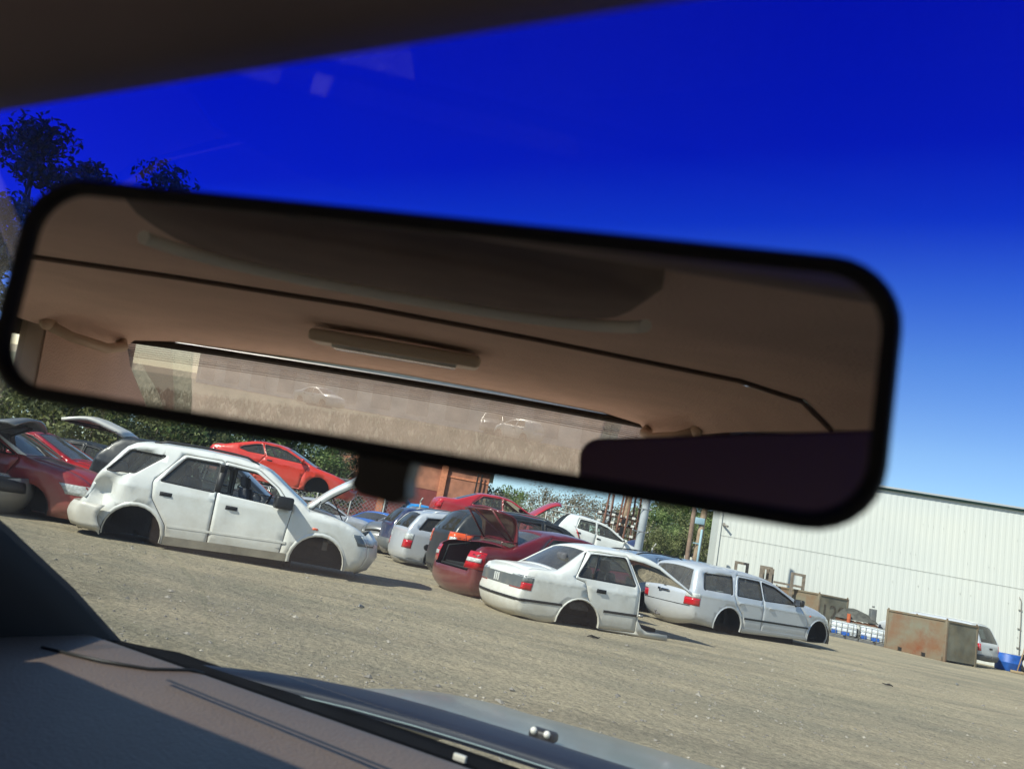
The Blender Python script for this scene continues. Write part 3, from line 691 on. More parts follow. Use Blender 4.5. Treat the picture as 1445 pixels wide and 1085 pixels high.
# grey, white, red and blue striped front
stp = Car(v(HATCH, prof=[(a[0], a[1]*.95, *a[2:]) for a in HATCH['prof']]), M['grey'], 'wrecked_car', 'grey hatchback with red, white and sky blue stripes beside the bright blue sports car', 'car', (-2.7, 33.6, 0), 246)
for sd in (-1, 1):
    stp.strip('white_stripe', M['offwhite'], .9, .93, 2.7, .74, .10, sd, .01); stp.strip('red_stripe', M['redlens'], .9, .86, 2.7, .68, .03, sd, .012); stp.strip('blue_stripe', M['cyan'], -.4, .92, .9, .93, .12, sd, .01)
lamps(stp, .62, .75, M['clearlens'], .2, .25, None, False)
bl = Car(COUPE, M['blue'], 'wrecked_car', 'bright blue low sports coupe under the mirror stalk', 'car', (-4.15, 35.4, 0), 250)
lamps(bl, .55, .66, M['darklens'], .2, .3, None, False)
g = MB(); g.box((-.75, 0, 1.22), (.32, 1.6, .04), b=.015); g.box((-.7, -.55, 1.08), (.2, .03, .26)); g.box((-.7, .55, 1.08), (.2, .03, .26)); g.build('spoiler', M['blue'], bl.root)
cy = Car(v(HATCH, topen=85), M['cyan'], 'wrecked_car', 'sky blue hatchback with its tailgate up at the back of the row', 'car', (-3.6, 38.2, .55), 18)
# car stack: red sedan with open bonnet on top of a dark one
st = Car(v(SED), M['charcoal'], 'wrecked_car', 'black sedan crushed underneath the crimson sedan', 'car', (-1.1, 28.2, -.12), 12, lod=0); st.root.scale = (1, 1, .92)
rt_ = Car(v(SED, hopen=48, windows=[dict(p=[(.26, 1.0), (.62, 1.34), (1.28, 1.39), (1.30, 1.0)]), dict(p=[(1.37, 1.0), (1.35, 1.39), (1.66, 1.35), (2.40, 1.03)], open=1)]), M['red'], 'wrecked_car', 'crimson sedan with raised bonnet stacked above the charcoal roof', 'car', (-1.0, 28.0, 1.20), 12, pitch=-1)
lamps(rt_, .62, .90, M['redlens'], .18, .25)
# white hatch perched, nose down
hb = Car(v(SED), M['pale_blue'], 'wrecked_car', 'steel blue sedan flattened underneath the small white hatchback', 'car', (2.8, 26.0, -.12), 8, lod=0); hb.root.scale = (1, 1, .90)
wh = Car(v(HATCH, skip='T', doorsides=(-1, 1)), M['white'], 'wrecked_car', 'small white hatchback with no tailgate sitting nose down on another wreck', 'car', (2.75, 25.8, 1.16), 7, pitch=-6); wh.root.scale = (.83, .83, .83)
wh.mirror(2.0, 1.0, -1, M['white'], (.1, .16, .11)); wh.mirror(2.0, 1.0, 1, M['white'], (.1, .16, .11))
g = MB(); g.tube([(.0, -.88, .95), (.22, -.86, .62)], .02); g.build('red_strap', M['redlens'], wh.root)
# orange red coupe on top of a grey sedan
og = Car(v(SED, wsm=M['bluescreen']), M['grey'], 'wrecked_car', 'grey sedan lying underneath the orange red coupe', 'car', (-8.6, 26.6, .02), 5, lod=0); og.root.scale = (1, 1, 1)
oc = Car(v(COUPE, hopen=0, doors=COUPE['doors'], skip='H'), M['orange'], 'wrecked_car', 'orange red coupe without its nose piled on a grey sedan', 'car', (-8.6, 26.8, 1.42), 3, pitch=-2); oc.root.scale = (1.1, 1.05, 1.1)
lamps(oc, .66, .84, M['redlens'], .2, .3); oc.mirror(2.0, .95, -1, M['orange'], (.1, .16, .11))
g = MB(); 
for q in range(8): g.box((2.9+random.uniform(-.3, .5), random.uniform(-.5, .5), .55+random.uniform(-.1, .2)), (.3, .3, .2), rz=random.random(), b=.03)
g.build('engine', M['engine'], oc.root)
# far left group
fr = Car(v(SED, W=.86, hopen=0), M['dullred'], 'wrecked_car', 'faded red sedan with pale roof pillars, its nose against the white crumpled corner', 'car', (-9.95, 13.15, -.02), 4)
fr.sidepatch('a_pillar_panel', M['offwhite'], [(1.66, 1.44), (1.76, 1.40), (2.56, 1.05), (2.42, 1.05)], -1, .012)
g = MB(); g.grid([[fr.rows[i][j]+Vector((0, 0, .012)) for j in range(len(fr.rows[0]))] for i in range(len(fr.pr)) if .55 < fr.pr[i][0] < 1.7 and fr.pr[i][1] > 1.2]); g.build('roof_skin', M['offwhite'], fr.root)
lamps(fr, .58, .74, M['clearlens'], .34, .25, None, False, slant=.05)
rb = Car(v(SED), M['red'], 'wrecked_car', 'red sedan with dark windscreen standing behind the faded red one', 'car', (-10.75, 16.0, .05), 4)
g = MB()
for q in range(3): g.box((2.05+.1*q, -.15-.08*q, 1.27-.05*q), (.05, .14, .02), rz=.3, ry=.5)
g.build('windscreen_sticker', M['offwhite'], rb.root)
cb = Car(v(SUV2, topen=66, lidlen=1.5, lidthick=.06, prof=[a if a[2] != 'R' and a[0] > -.7 or a[2] == 'R' and False else (a[0], a[1], 'T', a[3], a[4]) if a[1] > .7 and a[0] < -.6 else a for a in SUV2['prof']], lidm=dict(T=M['offwhite'])), M['charcoal'], 'wrecked_car', 'dark wagon with a dented ivory tailgate raised above the white one', 'car', (-6.95, 16.1, .12), 10, pitch=-5); cb.root.scale = (1, 1, 1.0)
g = MB()
for q in range(6): g.box((-.6+random.uniform(-.1, .3), random.uniform(-.5, .5), .95+random.uniform(-.1, .15)), (.25, .25, .15), rz=random.random(), b=.03)
g.build('loose_trim', M['redlens'], cb.root)
dk = Car(v(SED), M['charcoal'], 'wrecked_car', 'dark sedan whose windscreen shows below the raised ivory tailgate', 'car', (-11.2, 19.5, .1), 5)
sf = Car(v(SED, hopen=42, lidm=dict(H=M['grey'])), M['grey'], 'wrecked_car', 'dusty grey sedan nose with bonnet propped up at the far left', 'car', (-10.95, 12.1, -.05), 6)
lamps(sf, .62, .76, M['darklens'], .22, .3, None, False); g = MB(); g.box((3.68, .1, .62), (.12, .9, .2), b=.04); g.build('grille', M['black'], sf.root)
sf.wrap('bumper_gap', M['black'], .5, .72, -1, .05, .5, False, off=.02)
# cars behind the cut sedan and the silver wagon
b1 = Car(v(SUV2), M['pale_blue'], 'wrecked_car', 'steel blue wagon between the cut sedan and the silver wagon', 'car', (3.85, 20.4, -.15), 27); b1.rails(-.3, 1.3, M['black'])
b2 = Car(v(SUV2), M['pale_blue'], 'wrecked_car', 'steel blue wagon whose roof shows behind the silver wagon, by the rusty rack', 'car', (6.5, 26.0, 0), 24, lod=0)
b3 = Car(v(SED, hopen=62), M['navy'], 'wrecked_car', 'navy car with upright bonnet near the thick grey pole', 'car', (2.1, 27.5, .1), 12)
b4 = Car(v(HATCH), M['offwhite'], 'wrecked_car', 'cream hatchback next to the upright navy bonnet', 'car', (5.1, 29.5, .1), 20, lod=0)
# silver blue car seen under the raised white bonnet
b5 = Car(v(SED, hopen=0), M['silver'], 'wrecked_car', 'silver sedan seen through the gap under the raised white bonnet', 'car', (-8.0, 31.5, -.1), 14)
# ute with canopy behind the big bin
UTE = v(SUV2, W=.84, belt=.86, k=.28, prof=[(-1.0, .22, 'B', .08, .06), (-1.06, .34, 'B', .08, .06), (-1.05, .60, 'B', .06, .04), (-1.03, .86, 'R', .05, .05), (-.78, 1.38, 'B', .05, .05), (-.66, 1.46, 'B', .06, .04), (0, 1.48, 'B', .06, .04), (1.4, 1.48, 'B', .06, .04), (1.7, 1.4, 'W', .05, .05), (2.3, .98, 'B', .05, .05), (2.7, .9, 'H', .1, .06), (2.9, .7, 'B', .1, .1), (2.9, .3, 'B', .1, .1)],
  bottom=[('arc', 2.2, .3, .36, .26), (1.2, .24), (.5, .24), ('arc', -.1, .3, .36, .26), (-.6, .22)], windows=[dict(p=[(-.6, .95), (-.5, 1.32), (.5, 1.34), (.5, .95)]), dict(p=[(.8, .95), (.8, 1.34), (1.4, 1.32), (1.9, .98)])], doors=[], rwm=M['darkglass'], lip=0)
ut = Car(UTE, M['silver'], 'utility_truck', 'silver utility truck with white canopy roof poking out behind the large rusty bin', 'truck', (18.35, 29.70, .02), 124)
g = MB(); g.grid([[ut.rows[i][j]+Vector((0, 0, .012)) for j in range(len(ut.rows[0]))] for i in range(len(ut.pr)) if -.7 < ut.pr[i][0] < 1.6 and ut.pr[i][1] > 1.3]); g.build('canopy_roof', M['white'], ut.root)
g = MB(); g.box((-1.10, 0, .66), (.03, .20, .07), b=.01); g.build('tailgate_handle', M['black'], ut.root)
for sd in (-1, 1): ut.wrap('tail_light', M['redlens'], .55, .80, sd, .05, .06); ut.wrap('bumper', M['greyplastic'], .22, .42, sd, .15, .8, True, off=.04, y0=0)

# ------------------------------------------------------------------ bins, tanks, rack and clutter by the shed
rust = mat('rusted_steel', (.20, .13, .075), .8, col2=(.19, .18, .13), vscale=1.5, bump=.3, bscale=25, dirt=(.20, .06, .02), dscale=1.1, damt=1.0)
rust2 = mat('brown_rust', (.17, .075, .035), .85, var=.4, vscale=6, bump=.3)
olive = mat('weathered_grey_steel', (.15, .145, .11), .85, var=.3, vscale=2, bump=.2, dirt=(.2, .15, .08), dscale=2.5, damt=.6)
def make_bin():
    root = empty('skip_bin', (0, 0, 0)); Lx, Wy, Hz = 2.55, 1.45, 1.40       # x along the long side
    g = MB(); g.box((Lx/2, .02, Hz/2+.02), (Lx, .05, Hz-.1)); g.build('long_side', rust, root)
    for i in range(14): pass
    g = MB(); g.box((Lx/2, Wy-.02, Hz/2+.02), (Lx, .05, Hz-.1)); g.build('long_side', rust, root)
    g = MB(); g.box((Lx-.02, Wy/2, Hz/2+.02), (.05, Wy-.1, Hz-.1)); g.build('end_panel', olive, root)
    g = MB(); g.box((.02, Wy/2, Hz/2+.02), (.05, Wy-.1, Hz-.1)); g.build('end_panel', olive, root)
    for x in (.03, Lx-.03):
        for y in (.01, Wy-.01):
            g = MB(); g.box((x, y, Hz/2), (.09, .09, Hz), b=.008); g.tube([(x, y, Hz), (x, y, Hz+.05)], .03, 8); g.build('corner_post', rust, root)
    g = MB(); g.box((Lx/2, Wy/2, .12), (Lx-.1, Wy-.1, .05)); g.build('bin_floor', rust2, root)
    for z in (Hz-.03,):
        g = MB()
        for y in (-.01, Wy+.01): g.box((Lx/2, y, z), (Lx-.1, .06, .06))
        for x in (-.0, Lx+.0): g.box((x, Wy/2, z), (.06, Wy-.1, .06))
        g.build('rim', rust, root)
    g = MB()
    for x0, x1 in ((.1, .62), (.80, 1.62), (1.80, 2.45)): g.box(((x0+x1)/2, -.015, .08), (x1-x0, .07, .15))
    g.build('fork_rail', rust, root)
    for x in (.71, 1.71):
        g = MB(); g.box((x, 0, .08), (.17, .04, .12)); g.build('fork_pocket', M['dark'], root)
    return root
b_ = make_bin(); ang = atan2(-2.4, .85)
b_.location = (15.50, 29.60, .0); b_.rotation_euler.z = ang
tag(b_, 'big rusty open steel skip bin standing in front of the silver utility truck', 'skip bin', 'rusty bins along the shed')
bb = copy_tree(b_); bb.location = (12.62, 33.35, .10); tag(bb, 'rusty skip bin with chalky digits, half hidden by the silver wagon bonnet', 'skip bin', 'rusty bins along the shed')
cu = bpy.data.curves.new('chalk_digits', 'FONT'); cu.body = '120'; cu.size = .85; cu.extrude = .003; cu.align_x = 'CENTER'
chalk = mat('faded_paint', (.27, .24, .18), .95)
cu.materials.append(mat('dark_faded_paint', (.09, .075, .055), .95, var=.4, vscale=8)); o = bpy.data.objects.new('painted_number', cu); COL.objects.link(o); o.parent = bb
me_ = bpy.data.meshes.new_from_object(o.evaluated_get(bpy.context.evaluated_depsgraph_get())); bpy.data.objects.remove(o); o = bpy.data.objects.new('painted_number', me_); COL.objects.link(o); o.parent = bb; o.rotation_euler = (pi/2, 0, pi/2); o.location = (2.565, .72, .45)

cage_m = mat('galvanised_wire', (.42, .43, .41), .5, metal=.6); bluep = mat('blue_drum_plastic', (.012, .085, .36), .5, var=.25, vscale=5); plastic = mat('milky_plastic', (.66, .70, .74), .4, var=.12, vscale=4); bluep0 = mat('blue_plastic', (.02, .13, .55), .4, var=.2, vscale=5)
def make_tank():
    root = empty('liquid_tank', (0, 0, 0)); L, W, Hh = 1.0, 1.0, .62
    g = MB(); g.box((0, 0, .37), (L-.1, W-.1, .46), b=.06); g.build('tank', plastic, root)
    g = MB()
    for i in range(6):
        x = -L/2+L*i/5
        for y in (-W/2, W/2): g.tube([(x, y, .1), (x, y, Hh)], .012, 5); g.tube([(y, x, .1), (y, x, Hh)], .012, 5)
    for z in (.12, .28, .45, Hh):
        g.tube([(-L/2, -W/2, z), (L/2, -W/2, z), (L/2, W/2, z), (-L/2, W/2, z), (-L/2, -W/2, z)], .012, 5)
    g.build('wire_cage', cage_m, root)
    g = MB()
    for y in (-.42, 0, .42): g.box((0, y, .03), (L, .1, .05))
    g.box((0, 0, .075), (L, W, .03)); g.build('pallet', M['metal'], root)
    g = MB(); g.box((-.34, -.47, .22), (.2, .05, .17), b=.02); g.box((.05, -.47, .2), (.3, .05, .13), b=.02); g.build('blue_patch', bluep, root)
    g = MB(); g.tube([(0, -.5, .18), (0, -.6, .18)], .05, 10); g.build('outlet', bluep, root)
    return root
tk = make_tank(); tk.location = (14.38, 30.62, 0); tk.rotation_euler.z = radians(-22); tag(tk, 'low white plastic tank in a wire cage, the one by the silver wagon nose', 'tank', 'caged tanks between the bins')
t2 = copy_tree(tk); t2.location = (15.33, 30.22, 0); tag(t2, 'low white plastic tank in a wire cage, the one touching the big bin', 'tank', 'caged tanks between the bins')
# heap of dark sheeting on pallets behind the tanks
g = MB(); rows = []
for i in range(15):
    row = []
    for j in range(15):
        a, b2_ = i/14*2-1, j/14*2-1; h_ = max(0, 1-abs(a)**3)*max(0, 1-abs(b2_)**3)
        row.append((a*1.1, b2_*.55, .42*h_+.05*noise.noise(Vector((a*3, b2_*2, 0)))*h_+.02))
    rows.append(row)
g.grid(rows); tp_root = empty('tarpaulin_heap', (14.95, 31.55, .0), radians(-20)); tag(tp_root, 'dark grey tarpaulin heaped over timber pallets behind the caged tanks', 'tarpaulin')
tpo = g.build('tarpaulin', mat('grey_tarpaulin', (.07, .07, .06), .7, var=.4, vscale=6, bump=.6, bscale=8), tp_root); tpo.location.z = .72
g = MB()
for k in range(6):
    for y in (-.45, 0, .45): g.box((0, y, .06+.12*k), (2.1, .1, .05))
    for i in range(8): g.box((-.95+i*.27, 0, .105+.12*k), (.12, 1.05, .02))
g.build('pallet_stack', rust2, tp_root)
g = MB(); g.tube([(0, 0, 0), (0, 0, .95)], .07, 10); o = g.build('rusty_drum_post', mat('orange_rust', (.32, .07, .02), .8, var=.3), None); o.location = (14.7, 30.95, 0); tag(o, 'short orange rusted steel post in front of the tarpaulin heap', 'post')
g = MB(); g.box((0, 0, .65), (.22, .22, 1.3), b=.02); g.tube([(0, 0, 1.36), (0, 0, 1.42)], .05); o = g.build('grey_cabinet', M['greyplastic'], None); o.location = (15.65, 31.0, 0); tag(o, 'narrow grey cabinet at the back left corner of the big rusty bin', 'cabinet')
# rack of welded frames
rk = empty('steel_rack', (0, 0, 0)); tag(rk, 'rack of weathered welded frames standing against the white shed wall', 'rack'); fm = mat('weathered_frame', (.22, .18, .14), .85, var=.3, vscale=8)
def frame(x0, x1, z1, y, legs=0, w=.10):
    g = MB(); g.box(((x0+x1)/2, y, z1-w/2), (x1-x0, .09, w)); g.box((x0+w/2, y, (z1-w+legs)/2), (w, .09, z1-w-legs)); g.box((x1-w/2, y, (z1-w+legs)/2), (w, .09, z1-w-legs)); g.box(((x0+x1)/2, y, 1.62), (x1-x0-2*w, .08, .09)); g.build('frame', fm, rk)
frame(10.40, 10.97, 2.16, 32.2); frame(11.42, 11.92, 2.18, 32.1); frame(11.62, 12.04, 2.16, 32.4); frame(11.90, 12.20, 2.14, 32.65); frame(12.68, 13.26, 2.14, 32.0)
g = MB(); g.box((12.34, 32.05, 1.62), (.65, .07, .08)); g.box((11.2, 32.15, 1.45), (.9, .07, .08)); g.build('cross_bar', fm, rk)
# blue drum, tyre, broom at the right edge
g = MB(); g.tube([(0, 0, 0), (0, 0, .03), (0, 0, .29), (0, 0, .31), (0, 0, .33), (0, 0, .60), (0, 0, .62)], [.42, .44, .44, .455, .44, .44, .42], 28); o = g.build('plastic_drum', bluep, None); o.location = (20.55, 30.15, 0); tag(o, 'wide blue plastic drum at the foot of the white wall', 'drum')
def tyre(name, loc, rot, lab, grp=None):
    g = MB(); R, r_ = .29, .10; rows = []
    for i in range(25):
        a = 2*pi*i/24; rows.append([Vector(((R+r_*cos(b)*(1 if cos(b) < 0 else .75))*cos(a), r_*1.0*sin(b), (R+r_*cos(b)*(1 if cos(b) < 0 else .75))*sin(a))) for b in [2*pi*j/12 for j in range(13)]])
    g.grid(rows); o = g.build(name, M['rubber'], None); o.location = loc; o.rotation_euler = rot; tag(o, lab, 'tyre', grp); return o
tyre('old_tyre', (21.05, 29.75, .39), (radians(-8), 0, radians(-35)), 'worn black tyre leaning on the blue drum')
g = MB(); g.tube([(0, 0, .06), (.62, .35, 1.45)], .022, 8); br = g.build('broom', mat('broom_handle', (.30, .20, .12), .7), None); br.location = (20.25, 29.2, 0); tag(br, 'long handled yard broom leaning beside the blue drum', 'broom')
g = MB(); g.box((0, 0, .05), (.42, .12, .09), b=.02, rz=-.3); g.build('broom_head', mat('bristle', (.36, .27, .16), .9, bump=.8, bscale=80), br)
#@@PART4

# small broken parts on the gravel
for k, (x, y, rz, L_, lab) in enumerate([(1.75, 10.9, .4, .22, 'small dark strip of broken trim lying by the cut sedan rear arch'), (-1.2, 9.2, 1.2, .12, 'tiny bent bracket alone on open gravel left of the cut sedan'), (6.6, 12.4, 2.1, .16, 'short twisted metal strip on the gravel right of the cut sedan'), (9.6, 15.5, .9, .15, 'little curled trim piece on gravel in front of the silver wagon nose')]):
    g = MB(); g.tube([(-L_/2, 0, .012), (-L_/6, .02, .03), (L_/4, -.01, .012), (L_/2, .03, .02)], [.008, .012, .010, .005], 6); g.box((0, .01, .012), (L_*.5, .04, .008), rz=.3, b=.002); o = g.build('car_part', M['rubber'] if k % 2 == 0 else M['metal'], None); o.location = (x, y, .10); o.rotation_euler.z = rz; tag(o, lab, 'car part', 'broken parts on the gravel')
#@@PART4
# ------------------------------------------------------------------ ground, shed, poles, fence, trees
def at(px, py, Y):
    """point of the yard Y metres ahead that a place in the photograph shows (used to lay out far things)"""
    r, p = radians(11), radians(11.4)
    fw = Vector((0, cos(p), sin(p))); u0 = Vector((0, -sin(p), cos(p))); r0 = Vector((1, 0, 0)); u = u0*cos(r)-r0*sin(r); rr = r0*cos(r)+u0*sin(r)
    d = rr*((px-722.5)/1090)-u*((py-542.5)/1090)+fw; return d*(Y/d.y)+Vector((0, 0, H))

def gravel():
    m = bpy.data.materials.new('gravel'); t = nt(m); n = t.nodes; l = t.links; b = n['Principled BSDF']; b.inputs['Roughness'].default_value = .95; b.inputs['Specular IOR Level'].default_value = .15
    tc = n.new('ShaderNodeTexCoord'); gp = tc.outputs['Object']
    def nz(scale, det, ro=.6, vec=gp):
        q = n.new('ShaderNodeTexNoise'); q.inputs['Scale'].default_value = scale; q.inputs['Detail'].default_value = det; q.inputs['Roughness'].default_value = ro; l.new(vec, q.inputs['Vector']); return q.outputs['Fac']
    def ramp(f, p0, c0, p1, c1):
        r = n.new('ShaderNodeValToRGB'); r.color_ramp.elements[0].position = p0; r.color_ramp.elements[1].position = p1; r.color_ramp.elements[0].color = (*c0, 1); r.color_ramp.elements[1].color = (*c1, 1); l.new(f, r.inputs['Fac']); return r.outputs['Color']
    def mix(f, a, bb, mode='MIX'):
        x = n.new('ShaderNodeMix'); x.data_type = 'RGBA'; x.blend_type = mode
        if isinstance(f, float): x.inputs['Factor'].default_value = f
        else: l.new(f, x.inputs['Factor'])
        l.new(a, x.inputs[6]); l.new(bb, x.inputs[7]); return x.outputs[2]
    mp = n.new('ShaderNodeMapping'); mp.inputs['Rotation'].default_value = (0, 0, radians(-20)); mp.inputs['Scale'].default_value = (.50, 1.1, 1); l.new(gp, mp.inputs[0])
    tr = nz(.8, 6, .6, mp.outputs[0])                          # wheel tracks, drawn out along the drive
    big = nz(.22, 5)
    base = ramp(big, .35, (.37, .32, .23), .65, (.55, .47, .33))
    trk = ramp(tr, .38, (.31, .295, .225), .62, (.56, .48, .335))
    c = mix(.55, base, trk)
    stn = ramp(nz(.55, 4, .55), .64, (0, 0, 0), .74, (.45, .45, .45)); dk_ = n.new('ShaderNodeRGB'); dk_.outputs[0].default_value = (.16, .15, .125, 1); c = mix(stn, c, dk_.outputs[0])
    mp2 = n.new('ShaderNodeMapping'); mp2.inputs['Rotation'].default_value = (0, 0, radians(-38)); mp2.inputs['Scale'].default_value = (.16, 1.5, 1); l.new(gp, mp2.inputs[0])
    rut = ramp(nz(1.1, 3, .5, mp2.outputs[0]), .56, (1, 1, 1), .66, (.88, .88, .89)); c = mix(1.0, c, rut, 'MULTIPLY')
    fine = ramp(nz(19, 9, .85), .33, (.45, .45, .45), .68, (1.35, 1.33, 1.3))
    c = mix(1.0, c, fine, 'MULTIPLY')
    vo = n.new('ShaderNodeTexVoronoi'); vo.inputs['Scale'].default_value = 11; l.new(gp, vo.inputs['Vector'])
    st = ramp(vo.outputs['Distance'], .08, (1, 1, 1), .16, (0, 0, 0))
    sel = ramp(nz(3.1, 3), .50, (0, 0, 0), .58, (.55, .55, .55)); st = mix(1.0, st, sel, 'MULTIPLY')
    stc = n.new('ShaderNodeMix'); stc.data_type = 'RGBA'; l.new(vo.outputs['Color'], stc.inputs['Factor']); stc.inputs[6].default_value = (.13, .12, .11, 1); stc.inputs[7].default_value = (.48, .44, .37, 1)
    c = mix(st, c, stc.outputs[2])
    l.new(c, b.inputs['Base Color'])
    a1 = n.new('ShaderNodeMath'); a1.operation = 'MULTIPLY_ADD'; l.new(nz(22, 8, .75), a1.inputs[0]); a1.inputs[1].default_value = .5; l.new(tr, a1.inputs[2])
    a2 = n.new('ShaderNodeMath'); a2.operation = 'MULTIPLY_ADD'; l.new(nz(3.5, 6, .6), a2.inputs[0]); a2.inputs[1].default_value = 1.3; l.new(a1.outputs[0], a2.inputs[2])
    bp = n.new('ShaderNodeBump'); bp.inputs['Strength'].default_value = 1.0; bp.inputs['Distance'].default_value = .10; l.new(a2.outputs[0], bp.inputs['Height']); l.new(bp.outputs['Normal'], b.inputs['Normal'])
    return m
def gh(y):                                        # the yard surface swells by a hand's breadth where the wrecks lie
    t = min(max((26-y)/5, 0), 1) if y > 0 else min(max((y+5)/4, 0), 1)
    return .10*t*t*(3-2*t)
g = MB(); ysg = [-450, -200, -80, -30, -12, -6]+[-5+.5*i for i in range(9)]+[0, 5, 10, 15, 20]+[21+.5*i for i in range(11)]+[30, 40, 60, 100, 200, 450]
g.grid([[(-450+900*j/30, y, gh(y)) for j in range(31)] for y in ysg]); tag(g.build('ground', gravel()), kind='structure')
# loose stones scattered over the nearer part of the yard
g = MB(); rs = random.Random(3)
for i in range(5200):
    d = 4+rs.random()**1.3*16; a = radians(rs.uniform(-40, 42)); x, y = d*sin(a), d*cos(a); s_ = rs.uniform(.006, .02)*(1 if rs.random() < .96 else 2.0)
    if noise.noise(Vector((x*.5, y*.5, 1))) < rs.uniform(-.5, .35): continue
    k = [Vector((cos(q)*s_*rs.uniform(.7, 1.2)+x, sin(q)*s_*rs.uniform(.7, 1.2)+y, s_*rs.uniform(-.1, .3)+gh(y))) for q in (0, 1.3, 2.5, 3.8, 5)]
    top = Vector((x+rs.uniform(-.3, .3)*s_, y, s_*rs.uniform(.5, .9)+gh(y))); g.add(k+[top], [(q, (q+1) % 5, 5) for q in range(5)])
tag(g.build('loose_stones', mat('stone', (.42, .38, .31), .9, col2=(.14, .13, .12), vscale=3)), kind='stuff')
# grass by the back fence and behind the photographer
grassm = mat('dry_grass', (.13, .14, .075), .95, col2=(.075, .09, .045), vscale=1.2, bump=.3, bscale=14, dirt=(.19, .18, .115), dscale=.5, damt=.8)
g = MB(); rows = [[(-60+120*j/30, y+1.5*noise.noise(Vector((j*.4, y, 0))), .02) for j in range(31)] for y in (38, 120)]; g.grid(rows); tag(g.build('grass_verge', grassm), kind='structure')
g = MB(); rows = [[(-90+180*j/30, y+1.0*noise.noise(Vector((j*.4, y, 3))), .02) for j in range(31)] for y in (-5.5, -130)]; g.grid(rows[::-1]); tag(g.build('grass_field', grassm), kind='structure')
def tufts(nm, fn, nn, seed, hh):
    rs = random.Random(seed); g = MB()
    for i in range(nn):
        x, y = fn(rs); 
        for k in range(4):
            a = rs.uniform(0, 2*pi); h_ = rs.uniform(.4, 1)*hh; w = .02+.02*rs.random(); dx, dy = cos(a)*w, sin(a)*w; lx, ly = rs.uniform(-.5, .5)*h_, rs.uniform(-.5, .5)*h_
            g.add([(x-dx, y-dy, .01), (x+dx, y+dy, .01), (x+lx, y+ly, h_)], [(0, 1, 2)])
    return tag(g.build(nm, mat(nm+'_blade', (.20, .20, .11), .9, col2=(.09, .12, .05), vscale=2)), kind='stuff')
tufts('tall_grass', lambda r: (r.uniform(-16, 10), 37.5+r.random()**2*14), 3500, 4, .55)
tufts('field_grass', lambda r: (r.uniform(-26, 8), -6-r.random()**1.5*40), 7000, 5, .4)

# white corrugated shed
sh = empty('corrugated_shed', (22.2, 32.0, 0), radians(-15)); tag(sh, 'long white corrugated iron shed with a dark green gutter', 'shed')
def ribbed(L, Hh, pitch=.2, d=.028):
    g = MB(); xs = []; x = 0
    while x < L: xs += [(x, 0), (x+pitch*.32, 0), (x+pitch*.42, d), (x+pitch*.90, d)]; x += pitch
    rows = [[(a, -b, z) for a, b in xs] for z in (0, Hh*.5, Hh)]; g.grid(rows, False); return g
shm = mat('cream_iron', (.58, .595, .56), .5, var=.035, vscale=.35, dirt=(.55, .53, .45), dscale=.35, damt=.30, spec=.3)
L0 = 12.2; W1 = 16
o = ribbed(L0+W1, 6.42, .25, .0065).build('front_wall', shm, sh); o.location = (-L0, 0, 0)
o = ribbed(18, 6.42, .25, .0065).build('side_wall', shm, sh); o.location = (-L0, 18, 0); o.rotation_euler.z = -pi/2
g = MB(); g.box(((W1-L0)/2, 9.1, 6.54), (L0+W1+.5, 18.6, .08), rx=0); g.build('roof', mat('zinc_roof', (.4, .42, .42), .5), sh)
g = MB(); g.box(((W1-L0)/2, -.07, 6.47), (L0+W1+.4, .12, .10), b=.02); g.build('gutter', mat('dark_green_gutter', (.02, .07, .05), .4), sh)
g = MB(); g.box((-L0+.04, -.05, 3.2), (.12, .04, 6.4)); g.build('corner_trim', shm, sh)
g = MB(); g.box(((W1-L0)/2, -.0155, 3.24), (L0+W1-.2, .004, .012)); g.build('sheet_lap', mat('lap_shadow', (.30, .30, .27), .9), sh)
pm = mat('pipe_metal', (.25, .23, .20), .6)
g = MB(); g.tube([(-.1, -.07, 2.9), (-.02, -.07, 2.78), (0, -.07, 1.9), (.0, -.07, .62)], .016, 6)
for z in (.9, 1.65, 2.4): g.box((-.03, -.05, z), (.14, .03, .03))
g.box((-.12, -.09, .55), (.26, .14, .12), b=.02); g.build('service_pipe', pm, sh)
g = MB(); g.box((-12.0, -.06, 3.75), (.09, .1, .12)); g.tube([(-12.0, -.1, 3.72), (-11.82, -.3, 3.66)], .045, 8); g.build('security_camera', pm, sh)
g = MB()
for i in range(90):
    x = random.uniform(-L0+.3, 5); z = random.uniform(.5, 6.2)
    if random.random() < .85: x = -L0 + round((x+L0)/.2)*.2+.13; z = random.choice([1.3, 2.6, 3.9, 5.2])+random.uniform(-.02, .02)
    g.box((x, -.033, z), (.02, .01, .02))
g.build('wall_screws', pm, sh)

# poles
def pole(name, base, top, r0_, r1_, m, lab, cat, extra=None, grp=None):
    root = empty(name, base); g = MB(); d = Vector(top)-Vector(base); g.tube([(0, 0, 0), d*.33, d*.66, d], [r0_, r0_*.67+r1_*.33, r0_*.33+r1_*.67, r1_], 14); g.build('shaft', m, root); tag(root, lab, cat, grp)
    if extra: extra(root, d)
    return root
conc = mat('pale_grey_pole', (.38, .41, .43), .7, var=.12, vscale=3); timb = mat('old_timber', (.33, .24, .16), .9, var=.3, vscale=4)
def fit1(root, d):
    g = MB()
    for z in (2.3, 3.05): g.box((.0, -.12, z), (.5, .03, .025)); g.ball((.25, -.13, z+.02), .035); g.ball((-.25, -.13, z+.02), .035)
    g.build('bracket', M['metal'], root)
pole('light_pole', (5.1, 26, 0), (5.35, 26.0, 9.5), .145, .10, conc, 'thick pale grey pole rising behind the cut white sedan', 'pole', fit1)
